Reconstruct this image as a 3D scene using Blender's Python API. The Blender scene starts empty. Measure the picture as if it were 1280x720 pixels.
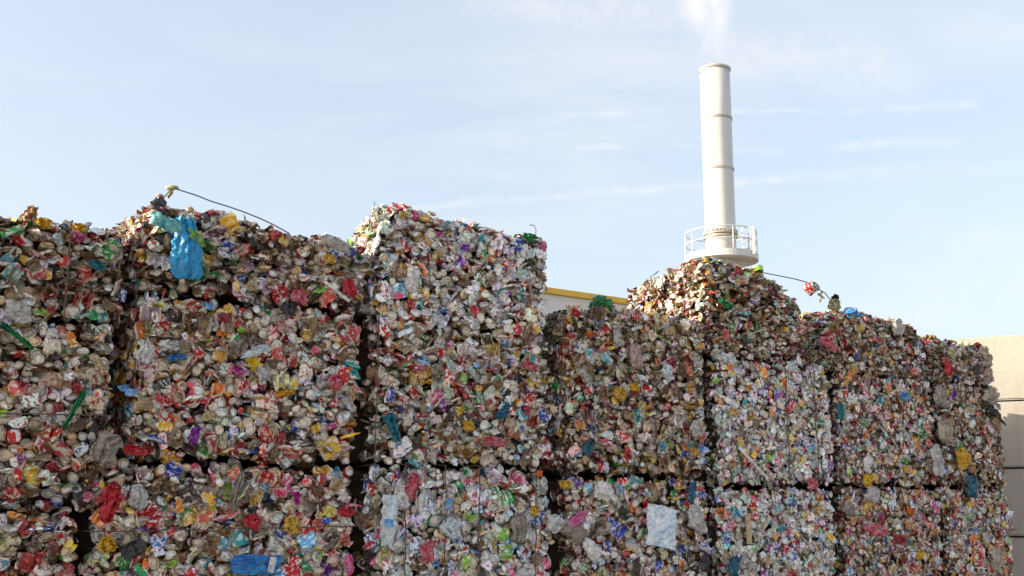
import bpy, bmesh, math, random
import numpy as np
from mathutils import Vector, Matrix

RNG = np.random.default_rng(11)
random.seed(11)
S = bpy.context.scene
COL = S.collection
PI = math.pi

# ------------------------------------------------------------------ camera
F = 1400.0
EYE = 2.0
PITCH = math.atan(268 / F)
cam_d = bpy.data.cameras.new("camera")
cam = bpy.data.objects.new("camera", cam_d)
COL.objects.link(cam)
cam.location = (0, 0, EYE)
cam.rotation_euler = (PI / 2 + PITCH, 0, 0)
cam_d.lens = 36.0 * F / 1280
cam_d.sensor_width = 36
cam_d.clip_start = 0.05
cam_d.clip_end = 6000
S.camera = cam


def ray(px, py):
    dx, dy = (px - 640) / F, (360 - py) / F
    c, s = math.cos(PITCH), math.sin(PITCH)
    return Vector((dx, c - dy * s, s + dy * c))


def at_depth(px, py, Y):
    r = ray(px, py)
    return Vector((0, 0, EYE)) + r * (Y / r.y)


# the bale wall: a plane that recedes to the right
P0 = Vector((-1.68, 4.86, 0))
CW = 1.2                                     # one bale width
HEAD = math.atan2(0.145, 0.2)
UX = Vector((math.cos(HEAD), math.sin(HEAD), 0))
UIN = Vector((-math.sin(HEAD), math.cos(HEAD), 0))
NF = -UIN


def on_wall(px, py, out=0.0):
    """point of the wall face that shows at a place in the view: (u, z)"""
    r = ray(px, py)
    o = Vector((0, 0, EYE))
    p = P0 + NF * out
    t = (p - o).dot(NF) / r.dot(NF)
    q = o + r * t
    return (q - p).dot(UX) / CW, q.z


# ------------------------------------------------------------------ materials
def new_mat(name):
    m = bpy.data.materials.new(name)
    m.use_nodes = True
    nt = m.node_tree
    b = nt.nodes["Principled BSDF"]
    return m, nt, b


def N(nt, typ, **kw):
    n = nt.nodes.new(typ)
    for k, v in kw.items():
        setattr(n, k, v)
    return n


def mixrgb(nt, fac, a, b, mode='MIX'):
    n = N(nt, 'ShaderNodeMix', data_type='RGBA', blend_type=mode)
    L = nt.links
    for sock, v in ((n.inputs[0], fac), (n.inputs[6], a), (n.inputs[7], b)):
        if hasattr(v, 'is_linked'):
            L.new(v, sock)
        elif isinstance(v, (int, float)):
            sock.default_value = v
        else:
            sock.default_value = (*v, 1) if len(v) == 3 else v
    return n.outputs[2]


def ramp(nt, fac, stops, interp='LINEAR'):
    n = N(nt, 'ShaderNodeValToRGB')
    n.color_ramp.interpolation = interp
    els = n.color_ramp.elements
    while len(els) < len(stops):
        els.new(0.5)
    for e, (p, c) in zip(els, stops):
        e.position = p
        e.color = (c, c, c, 1) if isinstance(c, (int, float)) else (*c, 1)
    nt.links.new(fac, n.inputs[0])
    return n.outputs[0]


def can_material():
    m, nt, b = new_mat("crushed_can_metal")
    L = nt.links
    c1 = N(nt, 'ShaderNodeAttribute', attribute_name='Col')
    c2 = N(nt, 'ShaderNodeAttribute', attribute_name='Print')
    pt = N(nt, 'ShaderNodeAttribute', attribute_name='pat')
    mp = N(nt, 'ShaderNodeMapping')
    mp.inputs['Scale'].default_value = (1.0, 1.0, 1.6)
    L.new(pt.outputs['Vector'], mp.inputs[0])
    nz = N(nt, 'ShaderNodeTexNoise')
    nz.inputs['Scale'].default_value = 44
    nz.inputs['Detail'].default_value = 3.5
    nz.inputs['Distortion'].default_value = 0.6
    L.new(mp.outputs[0], nz.inputs['Vector'])
    sel = ramp(nt, nz.outputs[0], [(0.54, 0.0), (0.56, 1.0)])
    base = mixrgb(nt, sel, c1.outputs['Color'], c2.outputs['Color'])
    dz = N(nt, 'ShaderNodeTexNoise')
    dz.inputs['Scale'].default_value = 75
    dz.inputs['Detail'].default_value = 4
    L.new(pt.outputs['Vector'], dz.inputs['Vector'])
    dirt = ramp(nt, dz.outputs[0], [(0.52, 0.0), (0.72, 0.45)])
    col = mixrgb(nt, dirt, base, (0.085, 0.045, 0.024))
    L.new(col, b.inputs['Base Color'])
    L.new(c1.outputs['Alpha'], b.inputs['Metallic'])
    bz = N(nt, 'ShaderNodeTexNoise', noise_type='RIDGED_MULTIFRACTAL')
    bz.inputs['Scale'].default_value = 55
    bz.inputs['Detail'].default_value = 2
    L.new(pt.outputs['Vector'], bz.inputs['Vector'])
    bp = N(nt, 'ShaderNodeBump')
    bp.inputs['Strength'].default_value = 0.6
    bp.inputs['Distance'].default_value = 0.003
    L.new(bz.outputs[0], bp.inputs['Height'])
    L.new(bp.outputs[0], b.inputs['Normal'])
    rg = ramp(nt, dz.outputs[0], [(0.35, 0.16), (0.7, 0.5)])
    L.new(rg, b.inputs['Roughness'])
    return m


def soft_mat(name, col, rough=0.45, var=0.25, scale=30, col2=None, spec=0.5, trans=0.0, grime=0.0):
    m, nt, b = new_mat(name)
    tc = N(nt, 'ShaderNodeTexCoord')
    nz = N(nt, 'ShaderNodeTexNoise')
    nz.inputs['Scale'].default_value = scale
    nz.inputs['Detail'].default_value = 5
    nt.links.new(tc.outputs['Object'], nz.inputs['Vector'])
    f = ramp(nt, nz.outputs[0], [(0.4, 0.0), (0.62, 1.0)])
    c2 = col2 or tuple(c * (1 - var) + 0.1 * var for c in col)
    cc = mixrgb(nt, f, col, c2)
    if grime:
        g2 = N(nt, 'ShaderNodeTexNoise')
        g2.inputs['Scale'].default_value = 45
        g2.inputs['Detail'].default_value = 6
        nt.links.new(tc.outputs['Object'], g2.inputs['Vector'])
        cc = mixrgb(nt, ramp(nt, g2.outputs[0], [(0.48, 0.0), (0.7, grime)]), cc, (0.10, 0.06, 0.035))
    nt.links.new(cc, b.inputs['Base Color'])
    b.inputs['Roughness'].default_value = rough
    b.inputs['Specular IOR Level'].default_value = spec
    if trans:
        tl = N(nt, 'ShaderNodeBsdfTranslucent')
        nt.links.new(b.inputs['Base Color'].links[0].from_socket, tl.inputs[0])
        ms = N(nt, 'ShaderNodeMixShader')
        ms.inputs[0].default_value = trans
        nt.links.new(b.outputs[0], ms.inputs[1])
        nt.links.new(tl.outputs[0], ms.inputs[2])
        nt.links.new(ms.outputs[0], nt.nodes['Material Output'].inputs[0])
    return m


M_CAN = can_material()
M_CORE = soft_mat("dark_gap_shade", (0.03, 0.02, 0.013), 0.85, 0.6, 22, (0.06, 0.04, 0.028), spec=0.2)  # coloured near black to stand for deep shade in the gaps
M_WIRE = soft_mat("rusty_steel_wire", (0.06, 0.04, 0.03), 0.6, 0.4, 60, (0.1, 0.06, 0.04))
M_WIRE_GREY = soft_mat("grey_steel_wire", (0.12, 0.12, 0.125), 0.5, 0.3, 60)


def smooth_all(me, v=True):
    me.polygons.foreach_set('use_smooth', [v] * len(me.polygons))


# ------------------------------------------------------------------ crushed scrap templates
# template = (verts, list of quads/tris, class per vertex: 0 print, 1 bare metal)
def crumple(v, rng, amp, freq):
    out = v.copy()
    for _ in range(5):
        d = rng.normal(size=3)
        d /= np.linalg.norm(d)
        a = rng.normal(size=3)
        a /= np.linalg.norm(a)
        ph = rng.uniform(0, 6.28)
        w = v @ d * freq * rng.uniform(0.6, 1.6) + ph
        tri = np.abs(((w / np.pi) % 2) - 1) * 2 - 1
        out += a[None, :] * (tri * amp * rng.uniform(0.4, 1))[:, None]
    return out


def t_lid(rng):
    n = 14
    R = 0.033
    Ld = rng.uniform(0.025, 0.06)
    prof = [(0.012, -0.0065, 1), (0.0215, -0.0065, 1), (0.0240, -0.0105, 1), (0.0262, 0.0, 1), (0.0280, 0.0005, 1),
            (0.0288, -0.003, 1), (R, -0.008, 0), (R, -0.008 - Ld * 0.35, 0), (R * 0.98, -0.008 - Ld * 0.7, 0), (R * 0.9, -0.008 - Ld, 0)]
    V, Fc, C = [(0, 0, -0.0065)], [], [1]
    sq = rng.uniform(0.5, 1.0) if rng.random() < 0.6 else rng.uniform(0.88, 1)
    sh = rng.normal(size=(len(prof), 2)) * 0.006
    bk = rng.uniform(-1, 1, size=(len(prof), 3))
    lidk = rng.uniform(0.3, 1.0) * (1 - sq)
    for k, (r, z, c) in enumerate(prof):
        body = k >= 6
        for i in range(n):
            a = 2 * PI * i / n
            rr = r
            if body:
                rr *= 1 + 0.22 * bk[k, 0] * math.cos(2 * a + bk[k, 1] * 3) + 0.16 * bk[k, 1] * math.cos(3 * a + bk[k, 2] * 3)
            x, y = rr * math.cos(a), rr * math.sin(a) * sq
            zz = z
            if not body:
                zz += lidk * 0.012 * math.cos(2 * a) * (r / 0.028)
            if body:
                x += sh[k, 0]
                y += sh[k, 1]
            V.append((x, y, zz))
            C.append(c)
    for i in range(n):
        Fc.append((0, 1 + i, 1 + (i + 1) % n))
    for k in range(len(prof) - 1):
        for i in range(n):
            a, b2 = 1 + k * n + i, 1 + k * n + (i + 1) % n
            Fc.append((a, a + n, b2 + n, b2))
    # ring-pull tab
    if rng.random() < 0.75:
        b0 = len(V)
        ta = rng.uniform(0, 6.28)
        for zz in (-0.001, -0.0055):
            for q in range(6):
                x, y = 0.006 + 0.0105 * math.cos(q * PI / 3), 0.0062 * math.sin(q * PI / 3)
                V.append((x * math.cos(ta) - y * math.sin(ta), (x * math.sin(ta) + y * math.cos(ta)) * sq, zz))
                C.append(1)
        for q in range(6):
            Fc.append((b0 + q, b0 + (q + 1) % 6, b0 + 6 + (q + 1) % 6, b0 + 6 + q))
        Fc += [(b0, b0 + 1, b0 + 2, b0 + 3), (b0, b0 + 3, b0 + 4, b0 + 5)]
    V = np.array(V)
    C = np.array(C)
    V[:, 1] *= 0.85 if sq < 0.8 else 1.0
    W = crumple(crumple(V, rng, 0.003, 80), rng, 0.0022, 160)
    k = np.where(C == 1, 0.12, 1.0)[:, None]
    return V * (1 - k) + W * k, Fc, C


def t_base(rng):
    """domed underside of a can"""
    n = 14
    prof = [(0.008, -0.011, 1), (0.016, -0.009, 1), (0.022, -0.004, 1), (0.0245, 0.0, 1), (0.0275, -0.003, 1),
            (0.032, -0.011, 0), (0.033, -0.024, 0), (0.030, -0.045, 0)]
    V, Fc, C = [(0, 0, -0.012)], [], [1]
    sq = rng.uniform(0.6, 1)
    for k, (r, z, c) in enumerate(prof):
        for i in range(n):
            a = 2 * PI * i / n
            V.append((r * math.cos(a), r * math.sin(a) * sq, z))
            C.append(c)
    for i in range(n):
        Fc.append((0, 1 + i, 1 + (i + 1) % n))
    for k in range(len(prof) - 1):
        for i in range(n):
            a, b2 = 1 + k * n + i, 1 + k * n + (i + 1) % n
            Fc.append((a, a + n, b2 + n, b2))
    return crumple(np.array(V), rng, 0.0022, 80), Fc, np.array(C)


def t_flat(rng):
    """can squashed on its side"""
    nr, nl = 10, 8
    Ln = rng.uniform(0.075, 0.125)
    w = rng.uniform(0.03, 0.048)
    t = rng.uniform(0.004, 0.011)
    V, Fc, C = [], [], []
    bend = rng.normal() * 1.6
    for k in range(nl):
        f = k / (nl - 1)
        x = (f - 0.5) * Ln
        end = 0.78 if k in (0, nl - 1) else 1.0
        ww = w * end * (1 + 0.12 * rng.normal())
        tt = t * end * (1 + 0.35 * rng.normal())
        oz = 0.006 * rng.normal() + bend * (x * x) * 2
        oy = 0.005 * rng.normal()
        for i in range(nr):
            a = 2 * PI * i / nr
            V.append((x, oy + ww * math.cos(a), oz + tt * math.sin(a)))
            C.append(1 if k in (0, nl - 1) and rng.random() < 0.8 else 0)
    for k in range(nl - 1):
        for i in range(nr):
            a, b2 = k * nr + i, k * nr + (i + 1) % nr
            Fc.append((a, b2, b2 + nr, a + nr))
    for k, s in ((0, -1), (nl - 1, 1)):
        ci = len(V)
        base = np.mean([V[k * nr + i] for i in range(nr)], axis=0)
        V.append(tuple(base + np.array((s * -0.004, 0, 0))))
        C.append(1)
        for i in range(nr):
            Fc.append((ci, k * nr + i, k * nr + (i + 1) % nr))
    V = np.array(V)
    V[:nr * nl] += rng.normal(size=(nr * nl, 3)) * np.array((0.002, 0.0022, 0.0028))
    return crumple(V, rng, 0.004, 75), Fc, np.array(C)


def t_sheet(rng, sx=None, sy=None, nx=7, ny=7, amp=0.008):
    sx = sx or rng.uniform(0.05, 0.11)
    sy = sy or rng.uniform(0.03, 0.07)
    V, Fc = [], []
    for j in range(ny):
        for i in range(nx):
            u, v = i / (nx - 1) - 0.5, j / (ny - 1) - 0.5
            edge = 1 + 0.03 * rng.normal() - 0.9 * (abs(u) * abs(v)) ** 1.5 * 2
            V.append((u * sx * edge, v * sy * edge, 0.25 * (u * u * sx + v * v * sy) * rng.choice([-1, 1, 1]) * 0.4))
    for j in range(ny - 1):
        for i in range(nx - 1):
            a = j * nx + i
            Fc.append((a, a + 1, a + nx + 1, a + nx))
    return crumple(np.array(V), rng, amp * 0.8, 42), Fc, np.zeros(nx * ny)


def t_strip(rng):
    return t_sheet(rng, rng.uniform(0.1, 0.2), rng.uniform(0.012, 0.028), 9, 3, 0.006)


def t_lump(rng):
    bm = bmesh.new()
    bmesh.ops.create_icosphere(bm, subdivisions=2, radius=rng.uniform(0.024, 0.04))
    V = np.array([v.co[:] for v in bm.verts])
    Fc = [tuple(v.index for v in f.verts) for f in bm.faces]
    bm.free()
    V *= np.array([1, rng.uniform(0.5, 1), rng.uniform(0.2, 0.45)])
    return crumple(crumple(V, rng, 0.004, 60), rng, 0.0035, 140), Fc, (rng.random(len(V)) < 0.1).astype(float)


class Tmpl:
    def __init__(self, t):
        self.v, self.f, self.c = t
        self.lt = np.array([len(f) for f in self.f], dtype=np.int32)
        self.lv = np.concatenate([np.array(f, dtype=np.int32) for f in self.f])
        self.size = np.ptp(self.v, axis=0)


TR = np.random.default_rng(5)
T = {
    'lid': [Tmpl(t_lid(TR)) for _ in range(20)] + [Tmpl(t_base(TR)) for _ in range(4)],
    'flat': [Tmpl(t_flat(TR)) for _ in range(18)],
    'sheet': [Tmpl(t_sheet(TR)) for _ in range(12)],
    'film': [Tmpl(t_sheet(TR, TR.uniform(0.11, 0.19), TR.uniform(0.05, 0.10), 12, 10, 0.012)) for _ in range(8)],
    'strip': [Tmpl(t_strip(TR)) for _ in range(8)],
    'lump': [Tmpl(t_lump(TR)) for _ in range(10)],
}

SQ_LIDS = [i for i, t in enumerate(T['lid']) if np.ptp(t.v[t.c > 0.5][:, 1]) < 0.82 * np.ptp(t.v[t.c > 0.5][:, 0])]
# name: (base colour, print colour, metal)
PAL = {
    'silver': ((0.70, 0.69, 0.67), (0.42, 0.41, 0.41), 0.55),
    'white': ((0.82, 0.81, 0.78), (0.40, 0.09, 0.10), 0.1),
    'whiteblue': ((0.80, 0.80, 0.80), (0.06, 0.16, 0.45), 0.1),
    'grey': ((0.36, 0.35, 0.34), (0.66, 0.64, 0.62), 0.5),
    'dirty': ((0.27, 0.20, 0.13), (0.15, 0.10, 0.06), 0.2),
    'beige': ((0.52, 0.42, 0.29), (0.28, 0.19, 0.11), 0.1),
    'brown': ((0.11, 0.058, 0.028), (0.26, 0.16, 0.08), 0.1),
    'dark': ((0.028, 0.02, 0.016), (0.11, 0.08, 0.06), 0.1),
    'red': ((0.50, 0.012, 0.018), (0.74, 0.68, 0.64), 0.2),
    'darkred': ((0.22, 0.01, 0.018), (0.45, 0.10, 0.08), 0.25),
    'salmon': ((0.64, 0.11, 0.09), (0.74, 0.60, 0.52), 0.1),
    'pink': ((0.62, 0.06, 0.17), (0.74, 0.52, 0.58), 0.1),
    'magenta': ((0.40, 0.01, 0.20), (0.62, 0.25, 0.45), 0.15),
    'purple': ((0.15, 0.03, 0.32), (0.5, 0.40, 0.6), 0.2),
    'blue': ((0.015, 0.07, 0.42), (0.62, 0.66, 0.74), 0.2),
    'teal': ((0.01, 0.28, 0.33), (0.5, 0.68, 0.66), 0.15),
    'sky': ((0.14, 0.42, 0.66), (0.74, 0.78, 0.8), 0.1),
    'green': ((0.012, 0.24, 0.05), (0.55, 0.64, 0.5), 0.2),
    'lime': ((0.22, 0.50, 0.03), (0.66, 0.70, 0.4), 0.1),
    'gold': ((0.55, 0.32, 0.05), (0.70, 0.55, 0.25), 0.4),
    'yellow': ((0.78, 0.46, 0.01), (0.80, 0.70, 0.45), 0.1),
    'orange': ((0.70, 0.17, 0.012), (0.78, 0.55, 0.25), 0.15),
}
W_MIX = dict(silver=19, white=9, whiteblue=5, grey=8, dirty=9, beige=5, brown=15, dark=8, red=11, darkred=7, salmon=3.5, pink=3.5, magenta=1.3,
             purple=1.4, blue=5, teal=2.6, sky=3.5, green=4, lime=1.4, gold=7, yellow=4.5, orange=4)


def wts(**kw):
    w = dict(W_MIX)
    for k, f in kw.items():
        w[k] *= f
    return w


ST_DIRTY = wts(brown=2.2, dirty=1.5, dark=2.4, darkred=1.6)
ST_COLOUR = wts(red=1.8, salmon=1.5, gold=1.8, yellow=1.5, brown=1.2, pink=1.4, orange=1.4, silver=0.9)
ST_PALE = wts(silver=2.2, white=1.8, grey=1.6, whiteblue=1.4, brown=0.5, dark=0.6, darkred=0.5, red=0.7, gold=0.7)
ST_MID = wts(silver=1.3, white=1.2)
ST_BROWN = wts(brown=1.8, dirty=1.4, darkred=1.6, dark=1.8, gold=1.2)
GRIME = {id(ST_DIRTY): (0.69, 0.60, 0.51), id(ST_BROWN): (0.76, 0.68, 0.59), id(ST_COLOUR): (0.90, 0.84, 0.78), id(ST_PALE): (1.0, 1.0, 1.0)}
NAMES_P = list(PAL)


def pick_cols(rng, k, w):
    p = np.array([w[n] for n in NAMES_P])
    return rng.choice(len(NAMES_P), size=k, p=p / p.sum())


PC1 = np.array([PAL[n][0] for n in NAMES_P])
PC2 = np.array([PAL[n][1] for n in NAMES_P])
PMT = np.array([PAL[n][2] for n in NAMES_P])
LID1 = np.array((0.80, 0.79, 0.77))


def mesh_from(name, V, lt, lv, col1, col2, pat, mat):
    me = bpy.data.meshes.new(name)
    me.vertices.add(len(V))
    me.vertices.foreach_set('co', V.astype(np.float32).ravel())
    me.loops.add(len(lv))
    me.loops.foreach_set('vertex_index', lv.astype(np.int32))
    me.polygons.add(len(lt))
    ls = np.concatenate([[0], np.cumsum(lt)[:-1]]).astype(np.int32)
    me.polygons.foreach_set('loop_start', ls)
    me.update(calc_edges=True)
    for nm, arr in (('Col', col1), ('Print', col2)):
        a = me.color_attributes.new(nm, 'FLOAT_COLOR', 'POINT')
        a.data.foreach_set('color', arr.astype(np.float32).ravel())
    a = me.attributes.new('pat', 'FLOAT_VECTOR', 'POINT')
    a.data.foreach_set('vector', pat.astype(np.float32).ravel())
    me.materials.append(mat)
    return me


TINTS = {}


def item_cols(rng, tm, ci, tint=(1, 1, 1)):
    """per-vertex colours of ONE item: painted body, bare metal lid"""
    n = len(tm.v)
    lidk = tm.c[:, None]
    tintl = LID1 * rng.uniform(0.6, 1.14) * (np.array((1.0, 0.98, 0.95)) if rng.random() < 0.87 else np.array((1.0, 0.86, 0.62)))
    jit = rng.uniform(0.7, 1.25) * (1 + 0.08 * rng.normal(size=3))
    c1 = PC1[ci] * jit * (1 - lidk) + tintl * lidk
    c2 = PC2[ci] * jit * (1 - lidk) + tintl * 0.94 * lidk
    g_ = 1 - (1 - np.array(tint)) * (rng.uniform(0.0, 0.4) if rng.random() < 0.45 else rng.uniform(0.8, 1.6))
    c1, c2 = c1 * g_, c2 * g_
    mt = np.clip(PMT[ci] * 1.1, 0, 1) * (1 - lidk) + 0.45 * lidk
    one = np.ones((n, 1))
    return np.clip(np.hstack([c1, mt]), 0, 0.95), np.clip(np.hstack([c2, one]), 0, 0.95)


def item_mesh(name, kind, ti, ci, rng, tint=(1, 1, 1)):
    tm = T[kind][ti]
    c1, c2 = item_cols(rng, tm, ci, tint)
    me = mesh_from(name, tm.v, tm.lt, tm.lv, c1, c2, tm.v + rng.uniform(0, 5, 3), M_CAN)
    smooth_all(me, False)
    return me


# library of coloured meshes shared by the individual cans
LIB = {}
LR = np.random.default_rng(77)


def lib_mesh(kind, ti, ci, tint):
    key = (kind, ti, ci, int(LR.integers(0, 2)), tint)
    if key not in LIB:
        nm = {'lid': 'crushed_can', 'flat': 'flattened_can', 'sheet': 'crumpled_wrapper', 'film': 'plastic_film', 'strip': 'scrap_strip', 'lump': 'foil_lump'}[kind]
        LIB[key] = item_mesh(nm, kind, ti, ci, LR, tint)
    return LIB[key]


def basis(n, spin, rng, tilt):
    """rotation whose z axis is n tilted a bit"""
    n = Vector(n)
    v = Vector(rng.normal(size=3))
    n = (n + v * tilt).normalized()
    q = n.to_track_quat('Z', 'Y').to_matrix()
    return np.array(q @ Matrix.Rotation(spin, 3, 'Z'))


def join_items(name, items, rng, mat, parent=None, tint=(1, 1, 1)):
    """many scrap items in one mesh: the part nobody could count"""
    Vs, lts, lvs, c1s, c2s, ps, smooth = [], [], [], [], [], [], []
    off = 0
    for kind, ti, ci, R, p, s in items:
        tm = T[kind][ti]
        v = (tm.v * s) @ R.T + p
        Vs.append(v)
        lts.append(tm.lt)
        lvs.append(tm.lv + off)
        a, b = item_cols(rng, tm, ci, tint)
        c1s.append(a)
        c2s.append(b)
        ps.append(tm.v * s + rng.uniform(0, 5, 3))
        smooth.append(np.full(len(tm.lt), False))
        off += len(v)
    me = mesh_from(name, np.vstack(Vs), np.concatenate(lts), np.concatenate(lvs), np.vstack(c1s), np.vstack(c2s), np.vstack(ps), mat)
    me.polygons.foreach_set('use_smooth', np.concatenate(smooth))
    o = bpy.data.objects.new(name, me)
    COL.objects.link(o)
    o.parent = parent
    return o


# ------------------------------------------------------------------ object helpers
def tag(o, label=None, cat=None, group=None, kind=None):
    for k, v in (('label', label), ('category', cat), ('group', group), ('kind', kind)):
        if v:
            o[k] = v
    return o


def empty(name, loc=(0, 0, 0), rz=0.0):
    o = bpy.data.objects.new(name, None)
    COL.objects.link(o)
    o.location = loc
    o.rotation_euler = (0, 0, rz)
    o.empty_display_size = 0.2
    return o


def bm_obj(name, bm, mat, parent=None, smooth=False):
    me = bpy.data.meshes.new(name)
    bm.normal_update()
    bm.to_mesh(me)
    bm.free()
    if smooth:
        smooth_all(me)
    me.materials.append(mat)
    o = bpy.data.objects.new(name, me)
    COL.objects.link(o)
    o.parent = parent
    return o


def add_box(bm, lo, hi, bevel=0.0):
    r = bmesh.ops.create_cube(bm, size=1.0)
    vs = r['verts']
    lo, hi = Vector(lo), Vector(hi)
    for v in vs:
        v.co = Vector(((lo[i] + hi[i]) / 2 + v.co[i] * (hi[i] - lo[i]) for i in range(3)))
    if bevel:
        es = list({e for v in vs for e in v.link_edges})
        bmesh.ops.bevel(bm, geom=es, offset=bevel, segments=2, affect='EDGES')


def add_tube(bm, pts, r, n=6, closed=False):
    pts = [Vector(p) for p in pts]
    rings = []
    m = len(pts)
    for i, p in enumerate(pts):
        if closed:
            d = (pts[(i + 1) % m] - pts[i - 1]).normalized()
        else:
            d = (pts[min(i + 1, m - 1)] - pts[max(i - 1, 0)]).normalized()
        a = d.orthogonal().normalized() if abs(d.z) > 0.9 else d.cross(Vector((0, 0, 1))).normalized()
        b = d.cross(a)
        rr = r[i] if hasattr(r, '__len__') else r
        rings.append([bm.verts.new(p + a * rr * math.cos(2 * PI * k / n) + b * rr * math.sin(2 * PI * k / n)) for k in range(n)])
    for i in range(m if closed else m - 1):
        A, B = rings[i], rings[(i + 1) % m]
        for k in range(n):
            bm.faces.new((A[k], A[(k + 1) % n], B[(k + 1) % n], B[k]))
    if not closed:
        bm.faces.new(rings[0][::-1])
        bm.faces.new(rings[-1])


def add_lathe(bm, prof, n=32, cap=True):
    rings = []
    for r, z in prof:
        rings.append([bm.verts.new((r * math.cos(2 * PI * k / n), r * math.sin(2 * PI * k / n), z)) for k in range(n)])
    for i in range(len(rings) - 1):
        for k in range(n):
            bm.faces.new((rings[i][k], rings[i][(k + 1) % n], rings[i + 1][(k + 1) % n], rings[i + 1][k]))
    if cap:
        bm.faces.new(rings[0][::-1])
        bm.faces.new(rings[-1])


# ------------------------------------------------------------------ bales
BALE_GROUP = "bales of crushed cans stacked in a wall"
BALES = {}


def bump2(a, b, seed):
    return (math.sin(a * 5.1 + seed) * math.cos(b * 6.3 + seed * 1.7) + 0.6 * math.sin(a * 11.3 - b * 9.1 + seed * 2.3)) * 0.6


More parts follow.
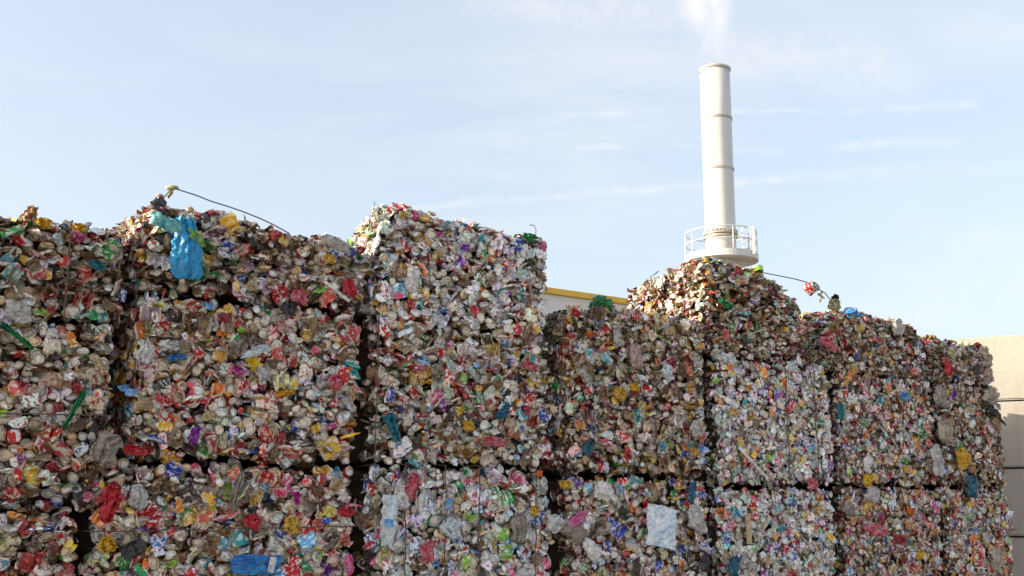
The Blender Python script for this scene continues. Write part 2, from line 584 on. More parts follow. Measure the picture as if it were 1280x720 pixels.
def make_bale(key, u0, u1, z0, z1, label, style, depth=0.95, out=0.0, flake=0.45, size=1.0, faces=('front',),
              top=None, yaw=0.0, wires_v=(), wires_h=(), individual=100, density=1.0, film=0.03, seed=0, rag=0.0):
    rng = np.random.default_rng(1000 + seed)
    tint = GRIME.get(id(style), (0.9, 0.85, 0.79))
    w, h, d = (u1 - u0) * CW, z1 - z0, depth
    size *= 0.80
    base = P0 + UX * ((u0 + u1) / 2 * CW) + NF * out
    e = empty('can_bale', (base.x, base.y, z0), HEAD + yaw)
    tag(e, label, 'bale', BALE_GROUP)
    # local frame: x along the wall (-w/2..w/2), y inwards (0 front .. d), z up
    topf = top or (lambda x, y: 0.0)

    def warp(p):
        x, y, z = p
        return np.array((x, y, z + topf(x / w, y / d) * max(0.0, z / h) ** 1.5))
    # core
    bm = bmesh.new()
    bmesh.ops.create_cube(bm, size=1.0)
    bmesh.ops.subdivide_edges(bm, edges=bm.edges[:], cuts=9, use_grid_fill=True)
    for v in bm.verts:
        x, y, z = v.co
        yy = d / 2 + y * d
        kf = max(0.0, 1 - yy / 0.2)
        xl = -w / 2 + (0.06 if 'left' in faces else -0.025 + 0.08 * kf)
        xr = w / 2 - (0.06 if 'right' in faces else -0.025 + 0.08 * kf)
        sz = h - 0.11 * kf
        v.co = Vector(warp((xl + (x + 0.5) * (xr - xl), 0.075 + yy * (d - 0.12) / d, h / 2 + z * sz * (1 if 'top' not in faces or z < 0 else 0.86))))
        v.co.y += bump2(x * w, z * h, seed) * 0.012
    bm_obj('core', bm, M_CORE, e)

    specs = {
        'front': ((-w / 2, 0, 0), (1, 0, 0), (0, 0, 1), (0, -1, 0), w, h),
        'left': ((-w / 2, 0, 0), (0, 1, 0), (0, 0, 1), (-1, 0, 0), d, h),
        'right': ((w / 2, 0, 0), (0, 1, 0), (0, 0, 1), (1, 0, 0), d, h),
        'top': ((-w / 2, 0, h), (1, 0, 0), (0, 1, 0), (0, 0, 1), w, d),
        'back': ((-w / 2, d, 0), (1, 0, 0), (0, 0, 1), (0, 1, 0), w, h),
    }
    items = []
    for fc in faces:
        o, A, B, n, la, lb = specs[fc]
        o, A, B, n = map(np.array, (o, A, B, n))
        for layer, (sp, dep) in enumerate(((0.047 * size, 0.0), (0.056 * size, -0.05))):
            sp = sp / math.sqrt(density)
            na, nb = max(2, int(la / sp)), max(2, int(lb / (sp * 0.9)))
            for j in range(nb):
                for i in range(na):
                    if rng.random() < (0.18 if fc == 'front' else 0.06) * (1 - layer):
                        continue
                    a = (i + 0.5 + (0.5 if j % 2 else 0) * 0.9 + rng.uniform(-0.42, 0.42)) / (na + 0.5) * (la - 0.04) + 0.02
                    mg = 0.03 * (0.75 + bump2(a * 2.5, seed * 3.0, seed + j % 2) * 0.9)
                    if rng.random() < 0.03:
                        mg = -0.012
                    if fc == 'front' and key[0] == 'E' and j < nb * 0.5:
                        mg *= 0.7 if key == 'E2' else 0.1
                    b = (j + 0.5 + rng.uniform(-0.45, 0.45)) / nb * (lb - 2 * mg) + mg
                    eb, et = b, lb - b
                    if fc in ('front', 'left', 'right') and key not in ('E2', 'D2'):
                        if key[0] == 'E':
                            eb += 0.05
                        elif key[0] == 'D':
                            et += 0.045
                    ed = min(a, la - a, eb, et)
                    inset = 0.055 * max(0.0, 1 - (ed - 0.02) / 0.055) ** 2 * rng.uniform(0.2, 1.2) * (0.3 if key == 'E3' else 1)
                    off = dep + rng.uniform(-0.030, 0.010) + 0.009 * bump2(a * 1.3, b * 1.6, seed) - inset
                    if rag and rng.random() < 0.12 and fc == 'top':
                        off += rng.uniform(0, rag * 0.5)
                    k = rng.random()
                    if k < 0.50:
                        kind = 'lid'
                    elif k < 0.83:
                        kind = 'flat'
                    elif k < 0.91:
                        kind = 'sheet'
                    elif k < 0.95:
                        kind = 'lump'
                    elif k < 0.993 - film * 0.4:
                        kind = 'strip'
                    else:
                        kind = 'film'
                    if kind == 'film' and (layer or ed < 0.05):
                        kind = 'sheet'
                    ti = int(rng.integers(len(T[kind])))
                    s = float(np.clip(rng.lognormal(0.0, 0.2), 0.6, 1.6)) * size * (0.8 if kind in ('sheet', 'film', 'strip') else 1.0)
                    ci = int(pick_cols(rng, 1, style)[0])
                    if kind == 'film':
                        ci = NAMES_P.index(rng.choice(['dirty', 'beige', 'grey', 'white', 'brown', 'brown', 'red', 'silver']))
                    if layer:  # inner layer mostly coloured dark, as the shade between the front items
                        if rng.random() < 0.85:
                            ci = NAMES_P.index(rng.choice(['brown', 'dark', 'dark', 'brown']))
                    zz = np.array((0, 0, 1.0))
                    if kind == 'flat' and rng.random() < flake and fc != 'top':
                        R = basis(zz, 0, rng, 0.28)
                        ang = math.atan2(A[1], A[0]) + rng.normal() * 0.5
                        R = R @ np.array(Matrix.Rotation(ang, 3, 'Z'))
                        off -= 0.012
                    elif kind in ('flat', 'film', 'sheet', 'strip'):
                        R = basis(n, 0, rng, 0.33 if kind != 'film' else 0.16)
                        hx = R @ np.array((1, 0, 0))
                        # long side mostly level, with a wide spread
                        q = Vector(n).to_track_quat('Z', 'Y').to_matrix()
                        R = basis(n, rng.uniform(0, 6.28) if rng.random() < 0.5 else rng.normal() * 0.5, rng, 0.3)
                    else:
                        R = basis(n, rng.uniform(0, 6.28), rng, 0.24)
                        if kind == 'lid' and rng.random() < flake and fc != 'top':
                            # squashed in height: the ellipse lies flat
                            ti = int(rng.choice(SQ_LIDS))
                            zv = Vector(n) + Vector(rng.normal(size=3)) * 0.18
                            zv.z += rng.normal() * 0.25
                            zv.normalize()
                            xv = Vector(A)
                            xv = (xv - zv * xv.dot(zv)).normalized()
                            yv = zv.cross(xv)
                            R = np.array(Matrix((xv, yv, zv)).transposed() @ Matrix.Rotation(rng.normal() * 0.22, 3, 'Z'))
                    if ed < 0.05 and fc != 'top':
                        s *= 0.9
                    p = warp(o + A * a + B * b + n * off)
                    items.append((kind, ti, ci, R, p, s, layer, fc))
    # the hundred that show largest become cans of their own
    cand = [i for i, it in enumerate(items) if it[6] == 0 and it[7] == 'front' and it[0] in ('lid', 'flat')]
    cand.sort(key=lambda i: -items[i][5] * (1.0 if items[i][0] == 'lid' else 1.15))
    vis = []
    for i in cand:
        wp = e.location + Matrix.Rotation(HEAD + yaw, 3, 'Z') @ Vector(items[i][4])
        if wp.z > 1.2:
            vis.append(i)
    single = set(vis[:individual])
    wr = [i for i, it in enumerate(items) if it[6] == 0 and it[7] == 'front' and it[0] in ('film',)]
    single |= set(wr[:16] if individual else [])
    for i in single:
        kind, ti, ci, R, p, s, _, _ = items[i]
        me = lib_mesh(kind, ti, ci, tint)
        ob = bpy.data.objects.new('plastic_film' if kind == 'film' else 'crushed_can', me)
        COL.objects.link(ob)
        ob.parent = e
        M = Matrix(R.tolist()).to_4x4() @ Matrix.Scale(s, 4)
        M.translation = Vector(p)
        ob.matrix_basis = M
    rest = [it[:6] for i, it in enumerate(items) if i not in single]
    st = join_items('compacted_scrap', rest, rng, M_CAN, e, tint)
    st['kind'] = 'stuff'
    # baling wires: closed loops round the bale
    for x in wires_v:
        bm = bmesh.new()
        x0 = (x - 0.5) * w
        pts = []
        for q in range(13):
            pts.append(warp((x0 + rng.normal() * 0.004, -0.034 + rng.normal() * 0.005, h * q / 12)))
        for q in range(1, 8):
            pts.append(warp((x0, d * q / 8, h + 0.012)))
        for q in range(8):
            pts.append(warp((x0, d + 0.015, h * (1 - q / 7))))
        for q in range(1, 8):
            pts.append(np.array((x0, d * (1 - q / 8), -0.008)))
        add_tube(bm, [Vector(p) for p in pts], 0.0036, 5, closed=True)
        bm_obj('baling_wire', bm, M_WIRE, e)
    for zf in wires_h:
        bm = bmesh.new()
        zz = zf * h
        pts = [(-w / 2 + w * q / 14, -0.034 + rng.normal() * 0.005, zz + rng.normal() * 0.004) for q in range(15)]
        pts += [(w / 2 + 0.012, d * q / 6, zz) for q in range(1, 7)]
        pts += [(w / 2 - w * q / 6, d + 0.012, zz) for q in range(1, 7)]
        pts += [(-w / 2 - 0.012, d * (1 - q / 6), zz) for q in range(1, 6)]
        add_tube(bm, pts, 0.0032, 5, closed=True)
        bm_obj('baling_wire', bm, M_WIRE, e)
    BALES[key] = e
    return e


def ragged(seed, amp, slope=0.0, edge=0.0):
    def f(x, y):
        v = amp * (math.sin(x * 9 + seed) * 0.6 + math.sin(x * 21 + seed * 2.1) * 0.4 + math.sin(y * 8 + seed) * 0.4)
        v += slope * x
        v -= edge * max(0, abs(x) - 0.38) / 0.12
        return v
    return f


# lowest two rows (mostly below the picture) carry the pile
n = 0
LOW = ['second', 'bottom']
COLN = ['first', 'second', 'third', 'fourth', 'fifth', 'sixth', 'seventh']
for c in range(-1, 6):
    for r, (za, zb) in enumerate(((0.0, 0.72), (0.72, 1.415 if c >= 2 else 1.44))):
        zt = zb
        if c == -1 and r == 1:
            zt = 1.265
        n += 1
        make_bale('low%d_%d' % (c, r), c + 0.03, c + 0.97, za, zt,
                  "can bale in the %s row, %s column from the near end" % (('lowest', 'second lowest')[r], COLN[c + 1]),
                  ST_MID, faces=('front', 'right') if c == 5 else ('front',), individual=100 if r else 0, density=0.7, seed=500 + n, film=0.0)

D_ = dict
make_bale('C1', -1.0, -0.12, 1.265, 1.95, "dirty brown can bale at the near end below the wide dark gap", ST_DIRTY,
          flake=0.55, faces=('front', 'top'), size=0.98, seed=1, film=0.05, out=0.02, wires_h=(0.55,))
make_bale('D1', -1.0, -0.045, 1.95, 2.77, "can bale at the near end with two long green strips in its face", ST_BROWN,
          flake=0.42, faces=('front', 'right'), size=0.98, seed=2, wires_v=(0.42,), wires_h=(0.5,), film=0.04)
make_bale('E1', -1.0, -0.02, 2.77, 3.165, "low dark bale with a ragged top beside the blue hanging bag, at the near end", ST_DIRTY,
          flake=0.6, faces=('front', 'top', 'right'), size=1.0, seed=3, top=ragged(1, 0.016, 0.06), rag=0.03, wires_v=(0.78,))
make_bale('C2', -0.10, 0.955, 1.44, 2.18, "colourful bale with red cans and a blue packet low in its face", ST_COLOUR,
          flake=0.32, faces=('front',), size=0.94, seed=4, wires_h=(0.14, 0.6), film=0.05)
make_bale('D2', 0.04, 0.965, 2.18, 2.93, "brownish can bale between the red-speckled bale below and the blue hanging bag above", ST_COLOUR,
          flake=0.4, faces=('front', 'left'), size=0.94, seed=5, film=0.04)
make_bale('E2', 0.02, 0.985, 2.93, 3.315, "dark bale with a mounded top from which the blue bag hangs", ST_BROWN,
          flake=0.6, faces=('front', 'top', 'left'), size=0.98, seed=6, top=ragged(3.3, 0.02, -0.06, 0.03), rag=0.035)
make_bale('C3', 1.0, 1.975, 1.44, 2.185, "pale bale of can ends with vertical wires and a clear crushed bottle in its face", ST_PALE,
          flake=0.2, size=0.95, seed=7, wires_v=(0.17, 0.37, 0.55, 0.86), film=0.02)
make_bale('D3', 1.0, 1.96, 2.185, 2.93, "can bale with a teal rag hanging in its face, under the square topmost bale", ST_MID,
          flake=0.4, size=0.95, seed=8, film=0.02, wires_v=(0.02,))
make_bale('E3', 1.02, 1.94, 2.93, 3.50, "square bale standing highest on the wall, its side in sunlight", ST_PALE,
          flake=0.45, faces=('front', 'left', 'top', 'right'), size=0.93, seed=9, depth=0.62, top=lambda x, y: 0.035 - 0.07 * (x + 0.5) - 0.30 * max(0, y - 0.1) + 0.008 * math.sin(x * 17), rag=0.03)
make_bale('C4', 2.03, 2.98, 1.415, 2.15, "bale with a folded white sheet of paper pressed into its face", ST_MID,
          flake=0.3, size=0.92, seed=10, film=0.05)
make_bale('D4', 2.03, 2.985, 2.15, 3.125, "tall bale with gold scraps in its face, under the green plastic bag", ST_BROWN,
          flake=0.35, faces=('front', 'top', 'left'), size=0.88, seed=11, top=ragged(2.2, 0.012, 0.06, 0.03), rag=0.03, film=0.03, out=0.01)
make_bale('C5', 3.01, 3.975, 1.415, 2.10, "pale grey bale with an upright wooden stick in its face", ST_PALE,
          flake=0.15, size=0.78, seed=12, film=0.01)
make_bale('D5', 3.01, 3.975, 2.10, 2.91, "fine pale bale with a thin white stick across its face", ST_PALE,
          flake=0.15, size=0.76, seed=13, film=0.01, out=0.015, wires_v=(0.55, 0.8))
make_bale('E5', 2.99, 3.76, 2.91, 3.465, "bale in front of the chimney foot, its side wall in warm sunlight", ST_BROWN,
          flake=0.8, faces=('front', 'left', 'top', 'right'), size=0.85, seed=14, depth=0.8, top=lambda x, y: 0.065 + 0.012 * math.sin(x * 13) - 0.44 * max(0, x - 0.08) - 0.14 * max(0, y - 0.25), rag=0.035)
make_bale('C6', 4.01, 4.975, 1.415, 2.11, "bale with yellow scraps and level wires, low beside the farthest column", ST_COLOUR,
          flake=0.2, size=0.82, seed=15, film=0.02, wires_h=(0.35, 0.72))
make_bale('D6', 4.01, 4.97, 2.11, 2.90, "grey speckled bale with a turquoise strip along its edge", ST_MID,
          flake=0.25, size=0.76, seed=16, film=0.02)
make_bale('E6', 3.95, 4.92, 2.90, 3.31, "top bale carrying a crushed blue can and a bent wire, right of the chimney", ST_BROWN,
          flake=0.55, faces=('front', 'top', 'left', 'right'), size=0.86, seed=17, top=ragged(0.6, 0.022, -0.02, 0.05), rag=0.035, film=0.04)
make_bale('C7', 5.0, 5.74, 1.415, 2.11, "far end bale with a blue scrap at its upper edge, lower row", ST_COLOUR,
          flake=0.2, faces=('front', 'right'), size=0.82, seed=18, wires_h=(0.55,), film=0.03)
make_bale('D7', 5.0, 5.72, 2.11, 2.90, "far end bale with a yellow bag and grey film torn out of its face", ST_BROWN,
          flake=0.3, faces=('front', 'right'), size=0.80, seed=19, film=0.07)
make_bale('E7', 4.98, 5.66, 2.90, 3.22, "low ragged bale on top of the far end, beside the concrete wall", ST_BROWN,
          flake=0.5, faces=('front', 'top', 'left', 'right'), size=0.84, seed=20, top=ragged(4.6, 0.025, -0.02, 0.06), rag=0.035, film=0.06)


# unseen stacks added beyond the far end to cast shadow on the concrete wall
for k in range(2):
    for r in range(5):
        n += 1
        make_bale('rear%d_%d' % (k, r), 7.2, 8.0, r * 0.73, r * 0.73 + 0.73,
                  "can bale added out of view to shade the concrete wall, %s stack, %s" % (('nearer', 'farther')[k], ('lowest', 'second up', 'third up', 'fourth up', 'topmost')[r]),
                  ST_MID, out=-2.3 - k, faces=('front', 'right'), individual=0, density=0.3, seed=700 + n, film=0.0)

# ------------------------------------------------------------------ salient scraps
def film_mesh(w, h, prof=None, wr=0.012, nx=18, ny=22, seed=0, folds=3, thick=0.004, tear=0.04, vert=True, bulge=0.0, cr=1.0):
    """wrinkled sheet in its own x-z plane (y = depth), real thickness, outline from prof(t) = (left, right)"""
    rng = np.random.default_rng(seed)
    ph = rng.uniform(0, 6.28, 8)
    bm = bmesh.new()
    front, back = [], []
    rect = prof == 'rect'
    if rect:
        prof = lambda t: (-0.5, 0.5)
    elif prof is None:
        lo_, hi_ = rng.uniform(-0.12, 0.12, 4), rng.uniform(-0.12, 0.12, 4)
        e1, e2 = rng.uniform(1.5, 5), rng.uniform(0.05, 0.3)

        def prof(t):
            rd = (1 - abs(2 * t - 1) ** e1) ** 0.5 * (1 - e2) + e2
            return (-0.5 * rd + lo_[0] * math.sin(3 * t + lo_[1] * 20) + lo_[2] * math.sin(9 * t + lo_[3] * 20),
                    0.5 * rd + hi_[0] * math.sin(3 * t + hi_[1] * 20) + hi_[2] * math.sin(9 * t + hi_[3] * 20))
    amp = 0.045 * cr * min(w, h) if not rect else 0.006 * min(w, h)
    waves = []
    for _ in range(6):
        dv = rng.normal(size=2)
        dv /= np.linalg.norm(dv)
        av = rng.normal(size=3)
        av /= np.linalg.norm(av)
        waves.append((dv, av, rng.uniform(5, 16) / max(w, h), rng.uniform(0, 6)))
    for j in range(ny + 1):
        t = j / ny
        l, r = prof(t)
        fr, br = [], []
        for i in range(nx + 1):
            s = i / nx
            x = (l + (r - l) * s) * w
            z = t * h
            if j in (0, ny) or i in (0, nx):
                x += rng.normal() * tear * w * 0.35
                z += rng.normal() * tear * h * 0.35
            sx = s * folds * 6.28
            y = wr * (math.sin(sx + ph[0] + 1.5 * math.sin(t * 4 + ph[1])) + 0.5 * math.sin(2.3 * sx + ph[2] + 3 * t) + 0.5 * math.sin(t * 14 + ph[3] + s * 5)
                      + 0.35 * math.sin(t * 31 + ph[4] - s * 17)) * (0.4 + 0.6 * (1 - abs(2 * s - 1) ** 2)) + wr * 0.35 * rng.normal()
            y -= bulge * math.sin(PI * s) * math.sin(PI * min(1, t * 1.1))
            if not rect:
                y += 0.10 * min(w, h) * max(0, abs(2 * s - 1) - 0.7) / 0.3
            for dv, av, fq, p0 in waves:
                tri = abs((((dv[0] * s * w + dv[1] * z) * fq + p0) % 2) - 1) * 2 - 1
                x += av[0] * tri * amp
                z += av[2] * tri * amp
                y += av[1] * tri * amp
            fr.append(bm.verts.new((x, y - thick / 2, z)))
            br.append(bm.verts.new((x, y + thick / 2, z)))
        front.append(fr)
        back.append(br)
    for j in range(ny):
        for i in range(nx):
            bm.faces.new((front[j][i], front[j][i + 1], front[j + 1][i + 1], front[j + 1][i]))
            bm.faces.new((back[j][i], back[j + 1][i], back[j + 1][i + 1], back[j][i + 1]))
    for j in range(ny):
        bm.faces.new((front[j][0], front[j + 1][0], back[j + 1][0], back[j][0]))
        bm.faces.new((front[j][nx], back[j][nx], back[j + 1][nx], front[j + 1][nx]))
    for i in range(nx):
        bm.faces.new((front[0][i], back[0][i], back[0][i + 1], front[0][i + 1]))
        bm.faces.new((front[ny][i], front[ny][i + 1], back[ny][i + 1], back[ny][i]))
    return bm


def wall_frame(px, py, out):
    u, z = on_wall(px, py, out)
    p = P0 + UX * (u * CW) + NF * out
    return Vector((p.x, p.y, z))


def pixscale(p):
    return F / p.y


def place_on(o, px, py, out=0.04, rot=0.0, tilt=0.0, key=None):
    """stand the object's own x-z plane on the wall face, turned by rot in that plane"""
    p = wall_frame(px, py, out)
    M = Matrix.Translation(p) @ Matrix.Rotation(HEAD, 4, 'Z') @ Matrix.Rotation(rot, 4, 'Y') @ Matrix.Rotation(tilt, 4, 'X')
    if key:
        e = BALES[key]
        o.parent = e
        E = Matrix.Translation(e.location) @ Matrix.Rotation(e.rotation_euler.z, 4, 'Z')
        o.matrix_basis = E.inverted() @ M
    else:
        o.matrix_basis = M
    return o


def wp(px, npx):
    """metres along the wall covered by npx pixels at px"""
    a, _ = on_wall(px - npx / 2, 500)
    b, _ = on_wall(px + npx / 2, 500)
    return (b - a) * CW


def hp(px, npx):
    return npx * wall_frame(px, 500, 0).y / F


MATS = {}


def cmat(name, col, rough=0.4, **kw):
    if name not in MATS:
        MATS[name] = soft_mat(name, col, rough, grime=0.3 if kw.get('trans') else 0.5, **kw)
    return MATS[name]


C_BLUEBAG = cmat('blue_plastic', (0.02, 0.30, 0.62), 0.42, col2=(0.03, 0.38, 0.68), scale=8, trans=0.15)
C_AQUA = cmat('aqua_plastic', (0.10, 0.45, 0.50), 0.4, col2=(0.30, 0.62, 0.64), scale=25, trans=0.15)
C_GREEN = cmat('green_plastic', (0.012, 0.19, 0.07), 0.35, col2=(0.03, 0.28, 0.11), scale=12, trans=0.15)
C_LIME = cmat('lime_plastic', (0.22, 0.50, 0.05), 0.4, col2=(0.55, 0.62, 0.3), scale=30, trans=0.15)
C_TEAL = cmat('teal_rag', (0.01, 0.14, 0.19), 0.7, col2=(0.02, 0.2, 0.26), scale=30)
C_GREYFILM = cmat('grey_film', (0.40, 0.35, 0.30), 0.35, col2=(0.26, 0.21, 0.17), scale=18, trans=0.15)
C_PALEFILM = cmat('pale_film', (0.62, 0.60, 0.58), 0.35, col2=(0.45, 0.43, 0.41), scale=18, trans=0.15)
C_BEIGEFILM = cmat('beige_film', (0.52, 0.44, 0.36), 0.4, col2=(0.38, 0.31, 0.24), scale=14, trans=0.15)
C_PINKFILM = cmat('pinkish_film', (0.48, 0.33, 0.32), 0.4, col2=(0.34, 0.25, 0.23), scale=22)
C_BLACK = cmat('black_plastic', (0.018, 0.018, 0.02), 0.4, col2=(0.05, 0.045, 0.045), scale=20)
C_YELLOW = cmat('yellow_plastic', (0.68, 0.38, 0.02), 0.4, col2=(0.75, 0.52, 0.08), scale=30, trans=0.15)
C_GOLD = cmat('gold_foil', (0.52, 0.33, 0.05), 0.35, col2=(0.7, 0.5, 0.12), scale=40)
C_RED = cmat('red_plastic', (0.42, 0.015, 0.03), 0.35, col2=(0.55, 0.06, 0.08), scale=25)
C_PINKRED = cmat('pinkish_red_foil', (0.50, 0.06, 0.11), 0.4, col2=(0.6, 0.25, 0.28), scale=30)
C_PINK = cmat('pink_plastic', (0.62, 0.10, 0.30), 0.4, col2=(0.62, 0.25, 0.42), scale=25)
C_MAGENTA = cmat('magenta_plastic', (0.42, 0.015, 0.26), 0.4)
C_PURPLE = cmat('purple_foil', (0.22, 0.03, 0.32), 0.35, col2=(0.36, 0.1, 0.45), scale=40)
C_WHITE = cmat('white_card', (0.72, 0.71, 0.69), 0.5, col2=(0.6, 0.58, 0.56), scale=14)
C_PAPER = cmat('white_paper', (0.74, 0.77, 0.80), 0.6, col2=(0.50, 0.62, 0.76), scale=14)
C_CLEAR = cmat('cloudy_bottle_plastic', (0.60, 0.66, 0.69), 0.22, col2=(0.46, 0.53, 0.58), scale=30)
C_SILVER = cmat('silver_foil', (0.62, 0.62, 0.62), 0.3, col2=(0.45, 0.45, 0.45), scale=40)
C_WOOD = cmat('bare_wood', (0.50, 0.37, 0.22), 0.7, col2=(0.38, 0.27, 0.16), scale=40)
C_BLUE = cmat('blue_packet', (0.015, 0.12, 0.40), 0.35, col2=(0.03, 0.24, 0.52), scale=14)
C_DBLUE = cmat('dull_blue_plastic', (0.02, 0.10, 0.17), 0.4, col2=(0.03, 0.15, 0.24), scale=14)
C_PEACH = cmat('peach_paper', (0.66, 0.48, 0.30), 0.6, trans=0.5)
C_OLIVE = cmat('olive_scrap', (0.28, 0.28, 0.12), 0.5, col2=(0.45, 0.44, 0.3), scale=40)
C_CANBLUE = cmat('bright_blue_can', (0.015, 0.17, 0.50), 0.3, col2=(0.25, 0.5, 0.7), scale=30)
C_ORANGE = cmat('orange_plastic', (0.66, 0.15, 0.02), 0.4)


def taper(bl, br, tl, tr, mid=None):
    def f(t):
        l, r = bl + (tl - bl) * t, br + (tr - br) * t
        if mid:
            l -= mid * math.sin(PI * t)
            r += mid * math.sin(PI * t)
        return l, r
    return f


def scrap(name, px, py, w, h, mat, rot=0.0, out=0.035, key=None, label=None, seed=1, wr=0.008, prof=None, folds=2, bulge=0.008, **kw):
    """a flat scrap centred on px, py; w, h in pixels of the view"""
    big = prof == 'rect' or w < 8 or name in ('plastic_flap', 'paper_scrap')
    W, H = wp(px, w) * (1 if big else 0.80), hp(px, h) * (1 if big else 0.80)
    fl_ = 'film' in name
    if fl_:
        kw.setdefault('cr', 0.3)
        kw.setdefault('thick', 0.002)
        kw.setdefault('tear', 0.07)
        wr = min(wr, 0.010)
        folds, bulge = max(folds, 3.2), 0.004
        if mat in (C_GREYFILM, C_BEIGEFILM):
            kw.setdefault('nx', 26)
    bm = film_mesh(W, H, prof, wr, seed=seed, folds=folds, bulge=bulge, **kw)
    bmesh.ops.translate(bm, verts=bm.verts, vec=(0, 0, -H / 2))
    o = bm_obj(name, bm, mat, None, smooth=fl_)
    place_on(o, px, py, out - (0.012 if key else 0), rot, key=key)
    if label and key:
        o['label'] = label
    return o


def loose(o, label, cat, group=None):
    return tag(o, label, cat, group)


# loose things lying on or hanging from the pile
bag = empty('plastic_bag', wall_frame(228, 345, 0.06), HEAD)
tag(bag, "bright blue plastic bag hanging down from the ragged top edge of the pile", "plastic bag")
bm = film_mesh(hp(232, 43), hp(232, 78), lambda t: (-0.42 - 0.08 * math.sin(PI * min(1, t * 1.5)) + 0.10 * max(0, 0.12 - t) * 8, 0.5 - 0.10 * max(0, 0.1 - t) * 10 - 0.05 * t - 0.66 * max(0, t - 0.55) ** 1.0),
               0.009, seed=4, folds=2.6, bulge=0.025, tear=0.035, ny=44, nx=32, cr=0.3, thick=0.002)
o = bm_obj('bag_body', bm, C_BLUEBAG, bag, True)
o.location = (0.02, 0, -0.01)
bm = film_mesh(hp(232, 46), hp(232, 17), lambda t: (-0.5 - 0.1 * t, 0.42 - 0.1 * t), 0.010, seed=8, folds=2, bulge=0.03, tear=0.06, cr=1.2)
o = bm_obj('bag_neck', bm, C_AQUA, bag, True)
o.location = (-0.075, -0.005, 0.195)
o.rotation_euler = (0, 0.25, 0)

g = scrap('wrapper', 246, 298, 30, 15, C_LIME, rot=0.5, out=0.075, seed=12, wr=0.01)
loose(g, "crumpled lime green wrapper beside the blue hanging bag", "wrapper")


def crushed_bottle(name, L, r, body, cap, seed, loc, M3, label, cat, capmat):
    rng = np.random.default_rng(seed)
    e = empty(name)
    e.matrix_basis = M3
    tag(e, label, cat)
    bm = bmesh.new()
    prof = [(r * 0.75, 0), (r, 0.06 * L), (r * 0.9, 0.2 * L), (r * 1.02, 0.35 * L), (r * 0.85, 0.5 * L), (r, 0.62 * L), (r * 0.8, 0.74 * L), (r * 0.4, 0.86 * L), (r * 0.36, 0.92 * L)]
    add_lathe(bm, prof, 14)
    for v in bm.verts:
        v.co.y *= 0.55
        v.co += Vector(rng.normal(size=3)) * r * 0.09
    bm_obj('bottle_body', bm, body, e)
    bm = bmesh.new()
    add_lathe(bm, [(r * 0.46, 0.905 * L), (r * 0.46, L)], 12)
    bm_obj('bottle_cap', bm, capmat, e)
    return e


p = wall_frame(191, 270, 0.0) + Vector((0, 0.05, 0))
crushed_bottle('plastic_bottle', 0.115, 0.036, C_BLACK, None, 3, None,
               Matrix.Translation(p) @ Matrix.Rotation(HEAD, 4, 'Z') @ Matrix.Rotation(0.1, 4, 'Y'),
               "squat black bottle with a red cap standing on the pile's top near the blue bag", "bottle", C_PINKRED)


def wire_thing(name, pts, r, label, cat, mat=M_WIRE_GREY):
    bm = bmesh.new()
    add_tube(bm, pts, r, 6)
    o = bm_obj(name, bm, mat)
    if label:
        tag(o, label, cat)
    return o


# loose wire at the near end with a knot of scrap
Yw = 5.0
kn = at_depth(216, 235, Yw + 0.05)
pts = [at_depth(196, 262, Yw), at_depth(203, 249, Yw), at_depth(210, 241, Yw + .03), kn, at_depth(226, 238, Yw + .05), at_depth(245, 244, Yw + .1),
       at_depth(265, 252, Yw + .14), at_depth(285, 258, Yw + .18), at_depth(305, 265, Yw + .22), at_depth(325, 273, Yw + .26), at_depth(342, 281, Yw + .3), at_depth(362, 292, Yw + .34)]
we = empty('loose_wire', pts[0])
tag(we, "thin grey wire arching over the pile's near top with an olive scrap knotted in it", "wire")
bm = bmesh.new()
add_tube(bm, [q - pts[0] for q in pts], 0.0032, 6)
bm_obj('strand', bm, M_WIRE_GREY, we)
V, Fc, C = t_lump(np.random.default_rng(9))
bm = bmesh.new()
vs = [bm.verts.new(Vector(v * 0.85) + kn - pts[0]) for v in V]
for f in Fc:
    bm.faces.new([vs[i] for i in f])
bm_obj('scrap_knot', bm, C_OLIVE, we)
bm = film_mesh(0.018, 0.05, None, 0.004, seed=3, nx=5, ny=8)
o = bm_obj('scrap_tail', bm, C_OLIVE, we)
o.location = kn - pts[0] + Vector((-0.02, 0, -0.05))
o.rotation_euler = (0, 0.4, HEAD)

# loose wire by the chimney with a crushed can threaded on
Yc = 7.6
pts = [at_depth(938, 338, Yc - .1), at_depth(955, 341, Yc), at_depth(975, 345, Yc + .02), at_depth(995, 349, Yc + .05), at_depth(1012, 354, Yc + .1), at_depth(1020, 360, Yc + .1),
       at_depth(1031, 366, Yc + .1), at_depth(1040, 377, Yc + .12), at_depth(1046, 392, Yc + .16)]
we = empty('loose_wire', pts[0])
tag(we, "slack grey wire beside the chimney foot with a crushed can threaded on its end", "wire")
bm = bmesh.new()
add_tube(bm, [q - pts[0] for q in pts], 0.0038, 6)
bm_obj('strand', bm, M_WIRE_GREY, we)
me = item_mesh('crushed_can', 'lid', 3, NAMES_P.index('red'), np.random.default_rng(3))
o = bpy.data.objects.new('crushed_can', me)
COL.objects.link(o)
o.parent = we
o.location = pts[5] - pts[0] + Vector((0, 0, 0.015))
o.rotation_euler = (1.2, 0.4, 0.5)
o.scale = (1.35,) * 3
for k, (dx, dz, r, L) in enumerate(((0.02, -0.11, 0.35, 0.1), (0.055, -0.075, -1.2, 0.08))):
    bm = film_mesh(0.017, L, None, 0.003, seed=20 + k, nx=4, ny=8)
    o = bm_obj('scrap_tail', bm, C_GREYFILM, we)
    o.location = pts[5] - pts[0] + Vector((dx, 0, dz))
    o.rotation_euler = (0, r, HEAD)
